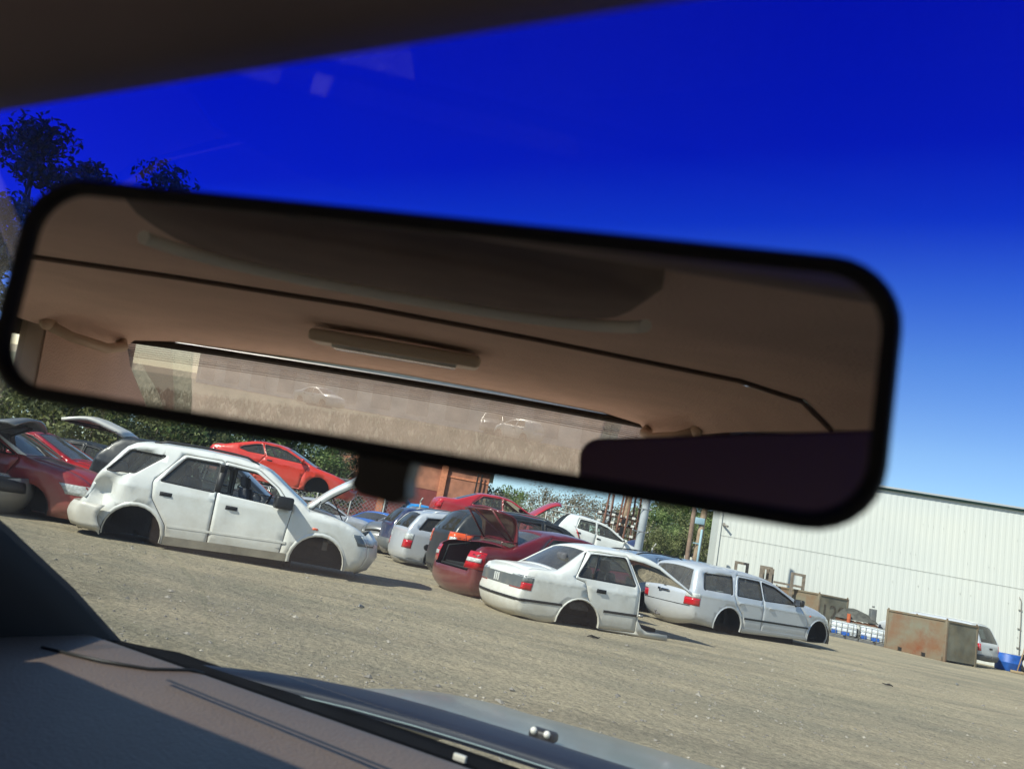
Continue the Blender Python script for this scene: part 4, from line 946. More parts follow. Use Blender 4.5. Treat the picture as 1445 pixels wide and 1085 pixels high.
def fit2(root, d):
    g = MB(); g.box((.0, -.12, 3.3), (.36, .1, .25), b=.02); g.tube([(.1, -.14, 1.0), (.12, -.14, 3.0)], .045, 8); g.box((0, -.12, 2.45), (.3, .03, .04)); g.box((0, -.12, 1.2), (.3, .03, .04)); g.build('conduit', mat('pale_blue_conduit', (.28, .42, .48), .6), root)
    g = MB(); g.tube([(-.16, -.1, .0), (-.13, -.1, 1.9)], .05, 8); g.build('sleeve', mat('old_concrete', (.42, .40, .33), .9), root)
pole('power_pole', (8.1, 30, 0), (8.45, 30, 8.5), .13, .10, timb, 'timber power pole with pale blue conduit right of the thick grey pole', 'pole', fit2)
pole('gate_post', (8.6, 33, 0), (8.65, 33, 4.8), .10, .09, mat('brown_post', (.22, .15, .11), .8, var=.2), 'slim brown post standing at the left corner of the white shed', 'post')
def fit3(root, d):
    g = MB()
    for z, w in ((3.35, 2.0), (2.9, 1.5)): g.box((0, 0, z), (w, .12, .10))
    g.build('cross_arm', M['dark'], root); g = MB()
    for z, w in ((3.45, 2.0), (3.0, 1.5)):
        for k in range(5): g.tube([(-w/2+.1+k*(w-.2)/4, 0, z), (-w/2+.1+k*(w-.2)/4, 0, z+.1)], [.05, .035], 8)
    g.build('insulators', M['clearlens'], root)
    g = MB(); g.box((.0, -.2, 2.55), (.28, .2, .5), b=.03); g.box((.1, -.2, 3.1), (.2, .2, .3)); g.build('transformer_box', M['black'], root)
pole('utility_pole', (6.15, 36, 0), (6.5, 36, 7.5), .14, .11, timb, 'sunlit timber utility pole with crossarms and white insulators left of the grey pole', 'pole', fit3)
pole('flag_pole', (6.8, 45, 0), (7.05, 45, 7), .07, .06, conc, 'thin grey pole among dry trees right above the small white hatchback', 'pole')
rr_ = empty('pipe_rack', (5.3, 34, 0)); tag(rr_, 'open rack of tall red brown pipes between the hatchback and the timber pole', 'rack')
rp = mat('red_brown_pipe', (.15, .065, .04), .75, var=.3)
for i, (x, y) in enumerate([(-.35, 0), (.0, .3), (.25, -.1), (.42, .4), (.95, .2), (1.2, .5), (.62, 0)]):
    g = MB(); g.tube([(x, y, 0), (x+.08, y, 2.2), (x+random.uniform(.05, .25), y, 4.2)], .045, 7); g.build('pipe', rp, rr_)
for z in (2.3, 2.75, 3.1):
    g = MB(); g.box((.4, .2, z), (1.9, .05, .06)); g.build('rail', rp, rr_); g = MB()
    for k in range(6): g.box((-.45+.3*k, .1, z+.07), (.14, .08, .1))
    g.build('end_caps', M['offwhite'], rr_)
# scaffold of thin rails over the hatchback
sc_ = empty('ladder_frame', (4.4, 38, 0)); tag(sc_, 'light tubular frame standing behind the small white hatchback', 'frame')
for x in (-1.6, 1.7):
    g = MB(); g.tube([(x, 0, 0), (x+.05, 0, 3.6)], .03, 6); g.build('upright', M['metal'], sc_)
for z in (2.75, 3.05, 3.4):
    g = MB(); g.tube([(-1.6, 0, z), (1.7, 0, z)], .025, 6); g.build('cross_rail', M['metal'], sc_)
# chain link fence
fc = empty('wire_fence', (0, 37, 0)); tag(fc, 'long chain wire fence with pale posts across the back of the yard', 'fence')
fm2 = mat('fence_post', (.40, .40, .36), .8, var=.2)
for i in range(22):
    x = -24+i*1.6*1.0; g = MB(); h_ = 2.05+random.uniform(-.12, .15); g.tube([(x, 0, 0), (x+random.uniform(-.05, .05), 0, h_)], .04, 6); g.tube([(x, 0, h_), (x+.1, -.1, h_+.22)], .03, 6); g.build('fence_post', fm2, fc)
g = MB(); w = .006
for i in range(170):
    x = -24+i*.2
    for s_ in (1, -1):
        a = Vector((x, 0, .05)); b = Vector((x+s_*1.9, 0, 1.95)); d = Vector((w, 0, w*s_*-1)); g.add([a-d, a+d, b+d, b-d], [(0, 1, 2, 3)])
for z in (.05, 1.0, 1.95): g.box((-7, 0, z), (34, .012, .014))
g.build('wire_mesh', M['metal'], fc)

# red brick hall with orange pilasters
rw = empty('brick_hall', (-12.5, 60, 0)); tag(rw, 'long brick red hall wall with orange pilasters behind the stacked cars', 'building')
brick = mat('maroon_brick', (.20, .045, .04), .9, var=.2, vscale=1.5); brick2 = mat('tan_brick', (.38, .16, .095), .9, var=.25, vscale=1.2); pil = mat('orange_pilaster', (.60, .22, .11), .8, var=.15)
g = MB(); g.box((4.35, 1, 1.95), (8.7, 2, 3.9)); g.build('wall', brick, rw); g = MB(); g.box((4.35, 1, 4.95), (8.7, 2.04, 2.1)); g.build('upper_band', brick2, rw)
g = MB(); g.box((10.45, 1, 3.0), (3.5, 2.02, 6.0)); g.build('wall', brick2, rw); g = MB(); g.box((10.45, -.03, 3.1), (3.5, .05, .12)); g.box((10.45, -.03, 5.2), (3.5, .05, .12)); g.build('string_course', pil, rw)
g = MB(); g.box((6.1, 5, 6.06), (12.8, 10.6, .12)); g.build('roof', M['metal'], rw)
for x in (-.1, 4.35, 8.7):
    g = MB(); g.box((x, -.12, 3.0), (.5, .3, 6.0)); g.build('pilaster', pil, rw)
g = MB(); g.tube([(11.2, -.3, 0), (11.3, -.3, 5.8)], .06, 6); g.tube([(11.5, -.3, 0), (11.6, -.3, 5.8)], .06, 6); g.build('down_pipe', M['dark'], rw)

# trees
def leafmat(name, a, b):
    m = bpy.data.materials.new(name); t = nt(m); n = t.nodes; l = t.links; p = n['Principled BSDF']; p.inputs['Roughness'].default_value = .6; p.inputs['Specular IOR Level'].default_value = .3
    tc = n.new('ShaderNodeTexCoord'); q = n.new('ShaderNodeTexNoise'); q.inputs['Scale'].default_value = .9; q.inputs['Detail'].default_value = 5; l.new(tc.outputs['Object'], q.inputs['Vector'])
    r = n.new('ShaderNodeValToRGB'); r.color_ramp.elements[0].position = .38; r.color_ramp.elements[1].position = .66; r.color_ramp.elements[0].color = (*a, 1); r.color_ramp.elements[1].color = (*b, 1); l.new(q.outputs['Fac'], r.inputs['Fac']); l.new(r.outputs['Color'], p.inputs['Base Color'])
    tr = n.new('ShaderNodeBsdfTranslucent'); l.new(r.outputs['Color'], tr.inputs[0]); mx = n.new('ShaderNodeMixShader'); mx.inputs[0].default_value = .3; l.new(p.outputs[0], mx.inputs[1]); l.new(tr.outputs[0], mx.inputs[2]); l.new(mx.outputs[0], n['Material Output'].inputs[0]); return m
L1 = leafmat('gum_leaves', (.05, .065, .028), (.17, .19, .085)); L2 = leafmat('green_leaves', (.07, .115, .035), (.26, .33, .11)); L3 = leafmat('dry_leaves', (.14, .12, .085), (.34, .30, .21)); L4 = leafmat('olive_leaves', (.085, .10, .04), (.28, .30, .12))
bark = mat('bark', (.24, .20, .16), .9, var=.35, vscale=6)
def crown(seed, R, z0, z1, nb, nl, ls, sub=.42, flat=.8):
    rs = random.Random(seed); g = MB(); C_ = []
    for b in range(nb):
        a = rs.uniform(0, 2*pi); q = sqrt(rs.random()); t = rs.random(); z = z0+(z1-z0)*t; rad = R*(1-.75*abs(t-.42)**1.6*1.9)
        C_.append((Vector((cos(a)*q*rad, sin(a)*q*rad, z)), R*sub*rs.uniform(.6, 1.25)))
    for c, r in C_:
        for k in range(nl):
            d = Vector((rs.gauss(0, 1), rs.gauss(0, 1), rs.gauss(0, 1))).normalized(); rr = r*(rs.random()**.45)
            p = c+Vector((d.x*rr, d.y*rr, d.z*rr*flat))+Vector((rs.gauss(0, .06), rs.gauss(0, .06), rs.gauss(0, .06)))*R*.3
            nn = (d+Vector((rs.gauss(0, .7), rs.gauss(0, .7), rs.gauss(0, .7)))).normalized(); u = nn.orthogonal().normalized(); v_ = nn.cross(u); s_ = ls*rs.uniform(.5, 1.3); an = rs.random()*6; uu = u*cos(an)+v_*sin(an); vv = v_*cos(an)-u*sin(an)
            g.add([p-uu*s_, p+vv*s_*.45, p+uu*s_, p-vv*s_*.45], [(0, 1, 2, 3)])
    return g, C_
def tree_proto(seed, leaf, hgt, R, z0, nb=22, nl=170, ls=.16, sub=.4, flat=.8, tr=.16):
    root = empty('tree', (0, -200, 0)); g, C_ = crown(seed, R, z0, hgt, nb, nl, ls, sub, flat); g.build('crown', leaf, root)
    rs = random.Random(seed+1); t = MB(); P = [Vector((0, 0, -.1)), Vector((rs.uniform(-.1, .1), 0, z0*.5)), Vector((rs.uniform(-.25, .25), rs.uniform(-.2, .2), z0)), Vector((rs.uniform(-.4, .4), rs.uniform(-.3, .3), (z0+hgt)/2)), Vector((0, 0, hgt*.9))]
    t.tube(P, [tr, tr*.85, tr*.7, tr*.4, .03], 8)
    for c, r in C_[:14]:
        k = rs.uniform(.35, .8); s_ = P[2].lerp(P[3], rs.uniform(-.4, .9)); t.tube([s_, s_.lerp(c, .5)+Vector((0, 0, -.15*R)), c], [tr*.35, tr*.22, .02], 5)
    t.build('trunk', bark, root); return root
protos = dict(gum=tree_proto(1, L1, 10, 3.0, 4.2, 20, 420, .115, .34, .6, .24), gum2=tree_proto(2, L1, 10, 2.6, 3.4, 18, 420, .115, .36, .6, .22), bushy=tree_proto(3, L4, 5, 2.4, .7, 24, 230, .13, .42, .8, .14), bushy2=tree_proto(4, L2, 5, 2.3, .8, 22, 230, .13, .42, .85, .14),
    dry=tree_proto(5, L3, 5, 2.0, 1.2, 18, 120, .08, .40, .9, .12), round=tree_proto(6, L2, 8, 3.8, 1.2, 34, 260, .16, .36, .85, .22), round2=tree_proto(7, L4, 8, 3.6, 1.4, 32, 260, .16, .36, .85, .22), pine=tree_proto(8, L2, 6, 1.5, .8, 20, 200, .10, .5, 1.1, .14))
used = set()
def tree(kind, x, y, s_, name, lab, grp, sz=1, rz=None):
    p = protos[kind]; o = p if kind not in used else copy_tree(p); used.add(kind)
    o.name = name; o.location = (x, y, 0); o.scale = (s_, s_, s_*sz); o.rotation_euler.z = random.uniform(0, 6.28) if rz is None else rz; tag(o, lab, 'tree', grp); return o
G1 = 'gum trees at the left back of the yard'; G2 = 'shrubby trees along the back fence'; G3 = 'round green trees right of the grey pole'; G4 = 'dry grey trees behind the fence'
for px, Y, s_, k, lab in [(-107, 38, 1.66, 'gum', 'tall dark gum tree seen through the glass above the far left cars'), (-35, 38, 1.50, 'gum2', 'tallest gum tree, its head over the top left corner of the mirror'), (20, 43, 1.58, 'gum', 'gum tree whose head peeps over the mirror left of the middle gum'), (138, 52, 2.16, 'gum2', 'lone gum head showing as a small tuft over the mirror edge'), (330, 56, .9, 'gum', 'gum tree half hidden behind the orange red coupe'), (470, 52, .75, 'gum2', 'small gum with sky gaps beside the mirror stalk')]:
    p = at(px, 690, Y); tree(k, p.x, Y, s_, 'gum_tree', lab, G1)
labs = {'bushy': 'olive shrubby tree along the back fence', 'bushy2': 'fresh green shrubby tree along the back fence', 'pine': 'narrow dark green young tree by the back fence'}
for i, (px, Y, s_, k) in enumerate([(-30, 34, 1.0, 'bushy'), (25, 36, .95, 'bushy2'), (70, 33, .9, 'bushy'), (105, 35, .85, 'pine'), (140, 38, .8, 'bushy2'), (190, 36, .85, 'bushy'), (235, 37, .95, 'bushy2'), (285, 38, .9, 'bushy'), (335, 39, .95, 'bushy2'), (380, 41, .9, 'bushy'), (425, 41, .8, 'bushy2'), (462, 42, .7, 'bushy'), (735, 44, .62, 'pine'), (690, 66, 1.0, 'bushy'), (725, 64, 1.0, 'bushy2')]):
    p = at(px, 700, Y); tree(k, p.x, Y, s_, 'shrubby_tree', labs[k], G2)
for i, (px, Y, s_) in enumerate([(700, 52, .8), (745, 50, .85), (775, 54, .95), (800, 50, .9), (825, 55, 1.0), (848, 50, .95), (868, 54, .9), (890, 58, 1.0), (760, 60, 1.1), (812, 62, 1.15), (860, 64, 1.1)]):
    p = at(px, 740, Y); tree('dry', p.x, Y, s_, 'dry_tree', 'bare looking grey brown tree behind the white hatchback', G4)
for i, (px, Y, s_, k, sz) in enumerate([(905, 74, .85, 'round', 1), (930, 78, .95, 'round2', 1.02), (962, 84, 1.12, 'round', 1.05), (990, 80, .95, 'round2', 1), (1012, 76, .9, 'round', 1), (945, 66, .62, 'round', 1), (975, 64, .6, 'round2', 1), (1000, 66, .62, 'round', 1), (918, 64, .55, 'round2', 1), (1025, 60, .7, 'round2', 1), (880, 80, .8, 'round2', 1)]):
    p = at(px, 790, Y); tree(k, p.x, Y, s_, 'leafy_tree', 'rounded green tree on the rise left of the white shed' if k == 'round' else 'rounded olive tree on the rise left of the white shed', G3, sz)
#@@PART5
# ------------------------------------------------------------------ what lies behind the photographer (seen in the mirror)
depm = mat('pale_depot', (.70, .68, .66), .8, var=.1, vscale=.5); depd = mat('pale_door', (.48, .46, .46), .8)
fs = empty('long_depot', (-30, -62, 0), radians(12)); tag(fs, 'long pale depot with grey roof reflected in the mirror beyond the grass field', 'building')
g = MB(); g.box((0, 0, 2.0), (70, 8, 4.0)); g.build('wall', depm, fs); g = MB(); g.box((0, 0, 4.2), (71, 9, .3)); g.build('roof', M['metal'], fs)
for k in range(16):
    g = MB(); g.box((-33+k*4.4, 4.03, 1.6), (2.4, .06, 2.2)); g.build('roller_door' if k % 3 else 'window', depd, fs)
for k, (x, y, h_, p_, lab, sp_) in enumerate([(-19, -50, 200, 'white', 'white hatchback parked on the grass, reflected at the left of the mirror', HATCH), (-24.5, -56, 70, 'grey', 'dull grey wagon parked on the far grass, reflected in the mirror', SUV2), (-38, -50, 15, 'offwhite', 'cream sedan parked on the grass, reflected toward the right of the mirror', SED)]):
    Car(sp_, M[p_], 'parked_car', lab, 'car', (x, y, .0), h_, lod=0)

# ------------------------------------------------------------------ the car the photograph is taken from
own = empty('car', (0, 0, 0), radians(62.5)); tag(own, 'car the yard is seen from, with dusty dashboard, mirror and beige headlining', 'car')
Z = H
head = mat('beige_headlining', (.68, .53, .47), .95, var=.06, vscale=9, bump=.35, bscale=220)
head_d = mat('grey_header_trim', (.30, .24, .24), .85, var=.1, vscale=9)
dashm = mat('brown_grey_dash', (.125, .088, .070), .42, var=.10, vscale=3, bump=.25, bscale=260, dirt=(.16, .13, .11), dscale=3, damt=.35, spec=.6)
trimm = mat('dark_trim', (.02, .019, .022), .7, spec=.3); 
doorm = mat('beige_door_trim', (.45, .36, .30), .8, var=.1, vscale=8); M['clearglass'] = glass('clear_side_glass', (.92, .95, .93), .8, .02)
bonp = paint('own_roof_paint', (.15, .16, .14), .2, .32, .3)
def P(x, y, z): return Vector((x, y, Z+z))
# windscreen with its shade band
wm = bpy.data.materials.new('windscreen_glass'); t = nt(wm); n = t.nodes; l = t.links; n.remove(n['Principled BSDF'])
tc = n.new('ShaderNodeTexCoord'); sx = n.new('ShaderNodeSeparateXYZ'); l.new(tc.outputs['Object'], sx.inputs[0])
mr = n.new('ShaderNodeMapRange'); mr.inputs['From Min'].default_value = .15; mr.inputs['From Max'].default_value = .33; l.new(sx.outputs['X'], mr.inputs['Value'])
rp_ = n.new('ShaderNodeValToRGB'); e = rp_.color_ramp.elements; e[0].position = 0; e[0].color = (.0025, .024, .98, 1); e[1].position = 1; e[1].color = (.82, .88, .85, 1)
for pos, c_ in ((.17, (.003, .034, .95)), (.29, (.022, .11, .98)), (.41, (.15, .33, .98)), (.56, (.36, .56, .93)), (.80, (.68, .79, .88))):
    q = e.new(pos); q.color = (*c_, 1)
l.new(mr.outputs[0], rp_.inputs['Fac'])
tr = n.new('ShaderNodeBsdfTransparent'); l.new(rp_.outputs['Color'], tr.inputs[0]); gl = n.new('ShaderNodeBsdfGlossy'); gl.inputs['Roughness'].default_value = .01
df = n.new('ShaderNodeBsdfTranslucent'); df.inputs[0].default_value = (.6, .6, .58, 1)
fr_ = n.new('ShaderNodeFresnel'); fr_.inputs['IOR'].default_value = 1.45; a = n.new('ShaderNodeMixShader'); l.new(fr_.outputs[0], a.inputs[0]); l.new(tr.outputs[0], a.inputs[1]); l.new(gl.outputs[0], a.inputs[2])
nz_ = n.new('ShaderNodeTexNoise'); nz_.inputs['Scale'].default_value = 14; nz_.inputs['Detail'].default_value = 8; l.new(tc.outputs['Object'], nz_.inputs['Vector'])
mm = n.new('ShaderNodeMath'); mm.operation = 'MULTIPLY'; mm.inputs[1].default_value = .035; l.new(nz_.outputs['Fac'], mm.inputs[0])
b = n.new('ShaderNodeMixShader'); l.new(mm.outputs[0], b.inputs[0]); l.new(a.outputs[0], b.inputs[1]); l.new(df.outputs[0], b.inputs[2]); l.new(b.outputs[0], n['Material Output'].inputs[0])
WS = [(.13, .13), (.22, .09), (.30, .053), (.45, -.022), (.59, -.10), (.70, -.170), (.80, -.243), (.86, -.29)]
def wx(i, y): return WS[i][0]
g = MB(); g.grid([[P(x, -.42+1.37*j/16, z) for j in range(17)] for x, z in WS]); ws_o = g.build('windscreen', wm, own)
# header trim and headlining, two panels with a seam
def roofz(x): return .150-.05*max(0, (-x-.75)/.9)**1.6
g = MB(); g.grid([[P(x, y, min(.15, z+max(0, .018*(.32-y)))) for y in (-.50, -.2, 0, .16, .32, .5, 1.0)] for x, z in ((.147, .150), (.134, .114), (.122, .100), (.103, .099), (.087, .110), (.082, .15))]); g.build('header_trim', head_d, own)
ys = [(-.52, -.10), (-.49, .03), (-.45, .10), (-.40, .135), (-.30, .149), (0, .158), (.25, .162), (.5, .158), (.80, .149), (.90, .135), (.95, .10), (.99, .03), (1.02, -.10)]
def panel(xs, dz=0):
    g = MB(); g.grid([[P(x, y, (z-.155)+roofz(x)+.005+dz) if z > .09 else P(x, y, z-(.155-.15)) for y, z in ys[2:-2]] for x in xs]); return g
panel([.083, -.1, -.3, -.5, -.62, -.66, -.675], 0).build('front_headlining', head, own)
g = panel([-.685, -.70, -.74, -.9, -1.1, -1.3, -1.45, -1.55, -1.6], -.006); g.build('rear_headlining', head, own)
g = MB(); g.grid([[P(-.68, y, z-.003) for y, z in ys[3:-3]], [P(-.68, y, z+.03) for y, z in ys[3:-3]]]); g.tube([P(-.68, y, (z-.155)+roofz(-.68)+.001) for y, z in ys[2:-2]], .0028, 6); g.build('seam', mat('seam_shadow_gap', (.16, .115, .10), .9), own)
g = MB(); g.box((-.75, .25, Z+.20), (1.85, 1.5, .02)); g.box((-.75, 1.03, Z+.12), (1.85, .03, .14)); g.box((-.75, -.53, Z+.12), (1.85, .03, .14)); g.build('roof', bonp, own)
# sun visor (stowed) above the passenger and overhead console
g = MB(); g.box((.01, .60, Z+.132), (.13, .42, .018), b=.008); g.build('sun_visor', head, own)
g = MB(); rows = []
for (k, zz) in ((1, .152), (1.0, .140), (.93, .128), (.6, .124), (.0, .123)):
    rows.append([P(-.15+.115*k*cos(a)*(abs(cos(a))**-.4 if abs(cos(a)) > .05 else 1), .165+.185*k*sin(a)*(abs(sin(a))**-.3 if abs(sin(a)) > .05 else 1), zz) for a in [2*pi*i/36 for i in range(37)]])
g.grid(rows); con = g.build('overhead_console', mat('brown_console', (.17, .125, .115), .75, var=.1, vscale=20), own)
g = MB(); g.tube([P(-.15-.130*cos(a)**.6, .165+.20*sin(a), .1265) for a in [radians(-80+160*i/24) for i in range(25)]], .0055, 8); g.build('console_trim', mat('pale_trim', (.95, .92, .84), .25), con)
# dome lamp
g = MB(); g.box((-.98, .215, Z+.128), (.10, .30, .022), b=.008); dl = g.build('dome_lamp', mat('lamp_housing', (.5, .43, .34), .4), own)
g = MB(); g.box((-.972, .215, Z+.117), (.055, .22, .012), b=.004); g.build('lamp_lens', M['clearlens'], dl)
# side structure
def side(sg):
    yb = .25+sg*.73; nm = []
    inn = lambda y: yb+sg*y
    g = MB()                                               # door tops and lower body
    for x0, x1, z0, z1 in ((-1.75, .80, -.75, -.235), (-.36, -.26, -.24, .13), (-1.75, -1.27, -.24, .10)):
        g.box(((x0+x1)/2, inn(.0), Z+(z0+z1)/2), (x1-x0, .05, z1-z0), b=.006)
    g.box((-.75, inn(-.0), Z+.118), (1.7, .05, .05), b=.02)
    g.build('side_body', doorm, own)
    g = MB(); W0 = [(.12, .135), (.22, .09), (.30, .053), (.45, -.022), (.59, -.10), (.70, -.170), (.80, -.243)]
    rows = []
    for k, (x, z) in enumerate(W0):
        wd = .055+.05*max(0, (x-.4)/.4)*2.2
        rows.append([P(x+.008, inn(-.035), z+.006), P(x+.004, inn(-.045), z-.006), P(x-.03, inn(-.05), z-.02), P(x-wd*.75, inn(-.025), z-wd*.8), P(x-wd*.75, inn(.02), z-wd*.8), P(x+.008, inn(.03), z+.006), P(x+.008, inn(-.035), z+.006)])
    g.grid(rows); g.build('a_pillar', trimm, own)
    g = MB(); g.add([P(.36, inn(-.02), -.24), P(.80, inn(-.03), -.243), P(.59, inn(-.03), -.12), P(.50, inn(-.03), -.10)], [(0, 1, 2, 3)]); g.add([P(.36, inn(-.02), -.24), P(.80, inn(-.03), -.243), P(.80, inn(-.02), -.5), P(.36, inn(-.02), -.5)], [(0, 1, 2, 3)]); g.build('pillar_foot', trimm, own, solid=.02)
    g = MB(); g.grid([[P(x, inn(.01), z) for x in (-.26, .1, .45)] for z in (-.235, .10)]); g.grid([[P(x, inn(.01), z) for x in (-1.27, -.8, -.36)] for z in (-.235, .10)]); g.build('side_glass', M['clearglass'], own)
    g = MB(); g.grid([[P(-1.27-.03*a, inn(-.03-.05*a), .075-.0*a), P(-1.45, inn(-.05-.05*a), .08), P(-1.60, inn(-.06-.06*a), .075)] if False else [P(-1.27, inn(-.028), z), P(-1.42-.0*z, inn(-.035), z), P(-1.62+1.7*min(0, z-.06)*.9, inn(-.045), z)] for a, z in ((0, .09), (.3, .02), (.6, -.08), (1, -.24))]); g.build('rear_pillar_trim', head, own)
    g = MB(); g.tube([P(-1.24, inn(-.045), .078), P(-1.28, inn(-.075), .062), P(-1.42, inn(-.09), .052), P(-1.52, inn(-.085), .062), P(-1.56, inn(-.06), .078)], [.012, .011, .012, .011, .014], 8); g.ball(P(-1.56, inn(-.06), .08), (.03, .012, .014)); g.ball(P(-1.24, inn(-.045), .08), (.03, .012, .014)); g.build('grab_handle', mat('handle_beige', (.42, .33, .25), .5), own)
side(1); side(-1)
# rear window, shelf, seats
rgm = glass('rear_window_glass', (.86, .88, .84), .65, .06, .03, 60)
g = MB(); g.grid([[P(x, .27+w_*(-.74+1.48*j/14), z+.01*(1-((j-7)/7)**2)) for j in range(15)] for x, z, w_ in ((-1.60, .085, .97), (-1.85, -.05, 1.03), (-2.15, -.25, 1.08))]); rg = g.build('rear_window', rgm, own)
g = MB()
for k in range(9):
    f = k/60; x = -1.60-.55*f; z = .085-.315*f; g.tube([P(x+.004, .27-.69+1.38*j/10, z+.01*(1-((j-5)/5)**2)+.001) for j in range(11)], .0009, 4, False)
g.build('heater_lines', mat('heater_line', (.35, .22, .15), .5), rg)
g = MB(); g.tube([P(-1.60, .27+.72*(-1+2*j/10), .083+.01*(1-((j-5)/5)**2)) for j in range(11)], .010, 6); g.build('rear_window_seal', M['black'], own)
seatm = mat('beige_seat', (.52, .42, .35), .9, var=.12, vscale=20)
g = MB(); g.box((-1.86, .25, Z-.30), (.55, 1.3, .06), b=.02); g.build('parcel_shelf', seatm, own)
g = MB(); g.box((-1.42, .25, Z-.52), (.16, 1.25, .55), ry=radians(-12), b=.06); g.box((-1.1, .25, Z-.76), (.55, 1.25, .16), b=.06); g.build('rear_seat', seatm, own)
for y in (.60, -.12):
    g = MB(); g.box((-.52, y, Z-.48), (.14, .5, .6), ry=radians(-14), b=.06); g.box((-.22, y, Z-.78), (.5, .5, .14), b=.06); g.build('front_seat', seatm, own)
# dashboard
g = MB(); rows = []
for x, z in ((.755, -.232), (.745, -.222), (.73, -.220), (.66, -.222), (.58, -.226), (.50, -.233), (.42, -.245), (.34, -.268), (.28, -.31), (.25, -.40), (.25, -.60)):
    rows.append([P(x+(.02 if x > .5 else 0)*(1 if j > 20 else 0)*0, -.46+1.40*j/24, z-.03*max(0, (j-21)/3)**2*0+.012*noise.noise(Vector((x*3, j*.25, 0)))*(1 if x < .6 else 0)) for j in range(25)])
g.grid(rows); da = g.build('dashboard', dashm, own)
g = MB(); g.grid([[P(.668-.045*k/10*1.0+w_, .70-.75*k/10, -.2165) for k in range(11)] for w_ in (-.003, .003)]); g.build('vent_slot', M['black'], da)
g = MB(); g.tube([P(.64, .88, -.222), P(.66, .80, -.2195), P(.69, .755, -.2195), P(.735, .735, -.2185), P(.75, .73, -.222)], .0022, 6); g.build('end_seam', M['black'], da)
g = MB(); g.tube([P(.30+.02*sin(k*.5), .25+.09*k, -.272-.0*k) for k in range(8)], .006, 6); g.build('lower_crease', dashm, da)
g = MB(); g.grid([[P(x, -.42+1.37*j/12, z) for j in range(13)] for x, z in ((.750, -.2235), (.77, -.228), (.80, -.233), (.85, -.243), (.915, -.254), (.92, -.30))]); g.build('windscreen_border', mat('matt_black_border', (.006, .006, .007), 1, spec=.02), own)
# bonnet and scuttle of the same car; blue sky reflection put into scuttle colour
bon = paint('own_grey_green_paint', (.15, .16, .14), .3, .32, .3); scm = mat('dark_scuttle', (.010, .016, .034), .5, spec=.18, var=.2, vscale=5)
def q4(y): return abs((y-.25)/.62)
g = MB(); rows = []
for f, z in ((0, -.252), (.02, -.243), (.06, -.2385), (.25, -.2355), (.7, -.2345), (.95, -.236), (1.0, -.241), (1.02, -.252)):
    row = []
    for j in range(25):
        y = -.46+1.42*j/24; xi = .928-.10*q4(y)**3; xo = 1.005-.16*q4(y)**5; row.append(P(xi+(xo-xi)*f, y, z-.012*q4(y)**3))
    rows.append(row)
g.grid(rows); g.build('scuttle', scm, own)
g = MB(); rows = []
for i in range(17):
    f = i/16; row = []
    for j in range(29):
        q = -1+2*j/28; y = .25+.80*q; xo = 1.0-.16*q4(y)**5; row.append(P(xo+(1.95-.10*abs(q)**3-xo)*f, y, -.250-.045*f-.15*f**2.2-.09*abs(q)**5-.015*q*q+.008*math.exp(-((abs(q)-.55)/.07)**2)*min(1, f*6)))
    rows.append(row)
g.grid(rows); bo = g.build('bonnet', bon, own)
g = MB(); g.box((1.07, .405, Z-.246), (.024, .038, .014), b=.005); wn = g.build('washer_nozzle', M['black'], bo)
g = MB(); g.ball(P(1.056, .415, -.241), .005); g.ball(P(1.056, .395, -.241), .005); g.build('jet', M['offwhite'], wn)
g = MB(); g.tube([P(.925-.10*q4(-.42+1.32*j/14)**3, -.42+1.32*j/14, -.246-.012*q4(-.42+1.32*j/14)**3) for j in range(15)], .0009, 6); g.build('highlight_strip', mat('edge_highlight', (.22, .30, .32), .5), own)  # thin highlight along the scuttle edge, put in as a pale bluish tube
g = MB(); g.box((.775, .38, Z-.224), (.004, .014, .006)); g.build('number_tag', M['offwhite'], own)
# rear view mirror
N_m = Vector((.9583, .2755, .0763)).normalized(); Cm = P(.1800, .1330, .0555); U_ = Vector((.0790, -.2620, .0030)); U_ = (U_-N_m*U_.dot(N_m)).normalized(); V_ = U_.cross(N_m).normalized()
if V_.z < 0: V_ = -V_
def rr2(w, h_, r, dn, n_=7):
    out = []
    for cx, cy, a0 in ((w/2-r, h_/2-r, 0), (-w/2+r, h_/2-r, 90), (-w/2+r, -h_/2+r, 180), (w/2-r, -h_/2+r, 270)):
        for k in range(n_+1):
            a = radians(a0+90*k/n_); out.append(Cm+U_*(cx+r*cos(a))+V_*(cy+r*sin(a))+N_m*dn)
    return out+[out[0]]
MWd, MHt = .272, .0738; Cm = Cm-V_*.0024
g = MB(); g.grid([rr2(MWd-.010, MHt-.010, .015, .0006), rr2(MWd-.009, MHt-.009, .0155, -.0022), rr2(MWd-.004, MHt-.004, .0175, -.0035), rr2(MWd, MHt, .019, -.001), rr2(MWd, MHt, .019, .004), rr2(MWd-.02, MHt-.012, .017, .020), rr2(MWd-.09, MHt-.035, .012, .032), rr2(.02, .01, .004, .034)])
mi = g.build('rear_view_mirror', mat('mirror_frame', (.008, .008, .009), .55, spec=.3), own)
mg = bpy.data.materials.new('mirror_glass'); t = nt(mg); b = t.nodes['Principled BSDF']; b.inputs['Metallic'].default_value = 1; b.inputs['Roughness'].default_value = .0; b.inputs['Base Color'].default_value = (.88, .86, .83, 1)
g = MB(); L_ = rr2(MWd-.0095, MHt-.0095, .015, 0)[:-1]; g.add(L_, [tuple(range(len(L_)))]); g.build('mirror_glass', mg, mi)
g = MB(); c0 = Cm+U_*(.0010)-V_*(MHt/2+.003)+N_m*.006
bm_ = [(-.0085, .004), (.0085, .004), (.0078, -.002), (.0085, -.007), (.005, -.0095), (-.005, -.0085), (-.0085, -.006), (-.0075, -.001)]
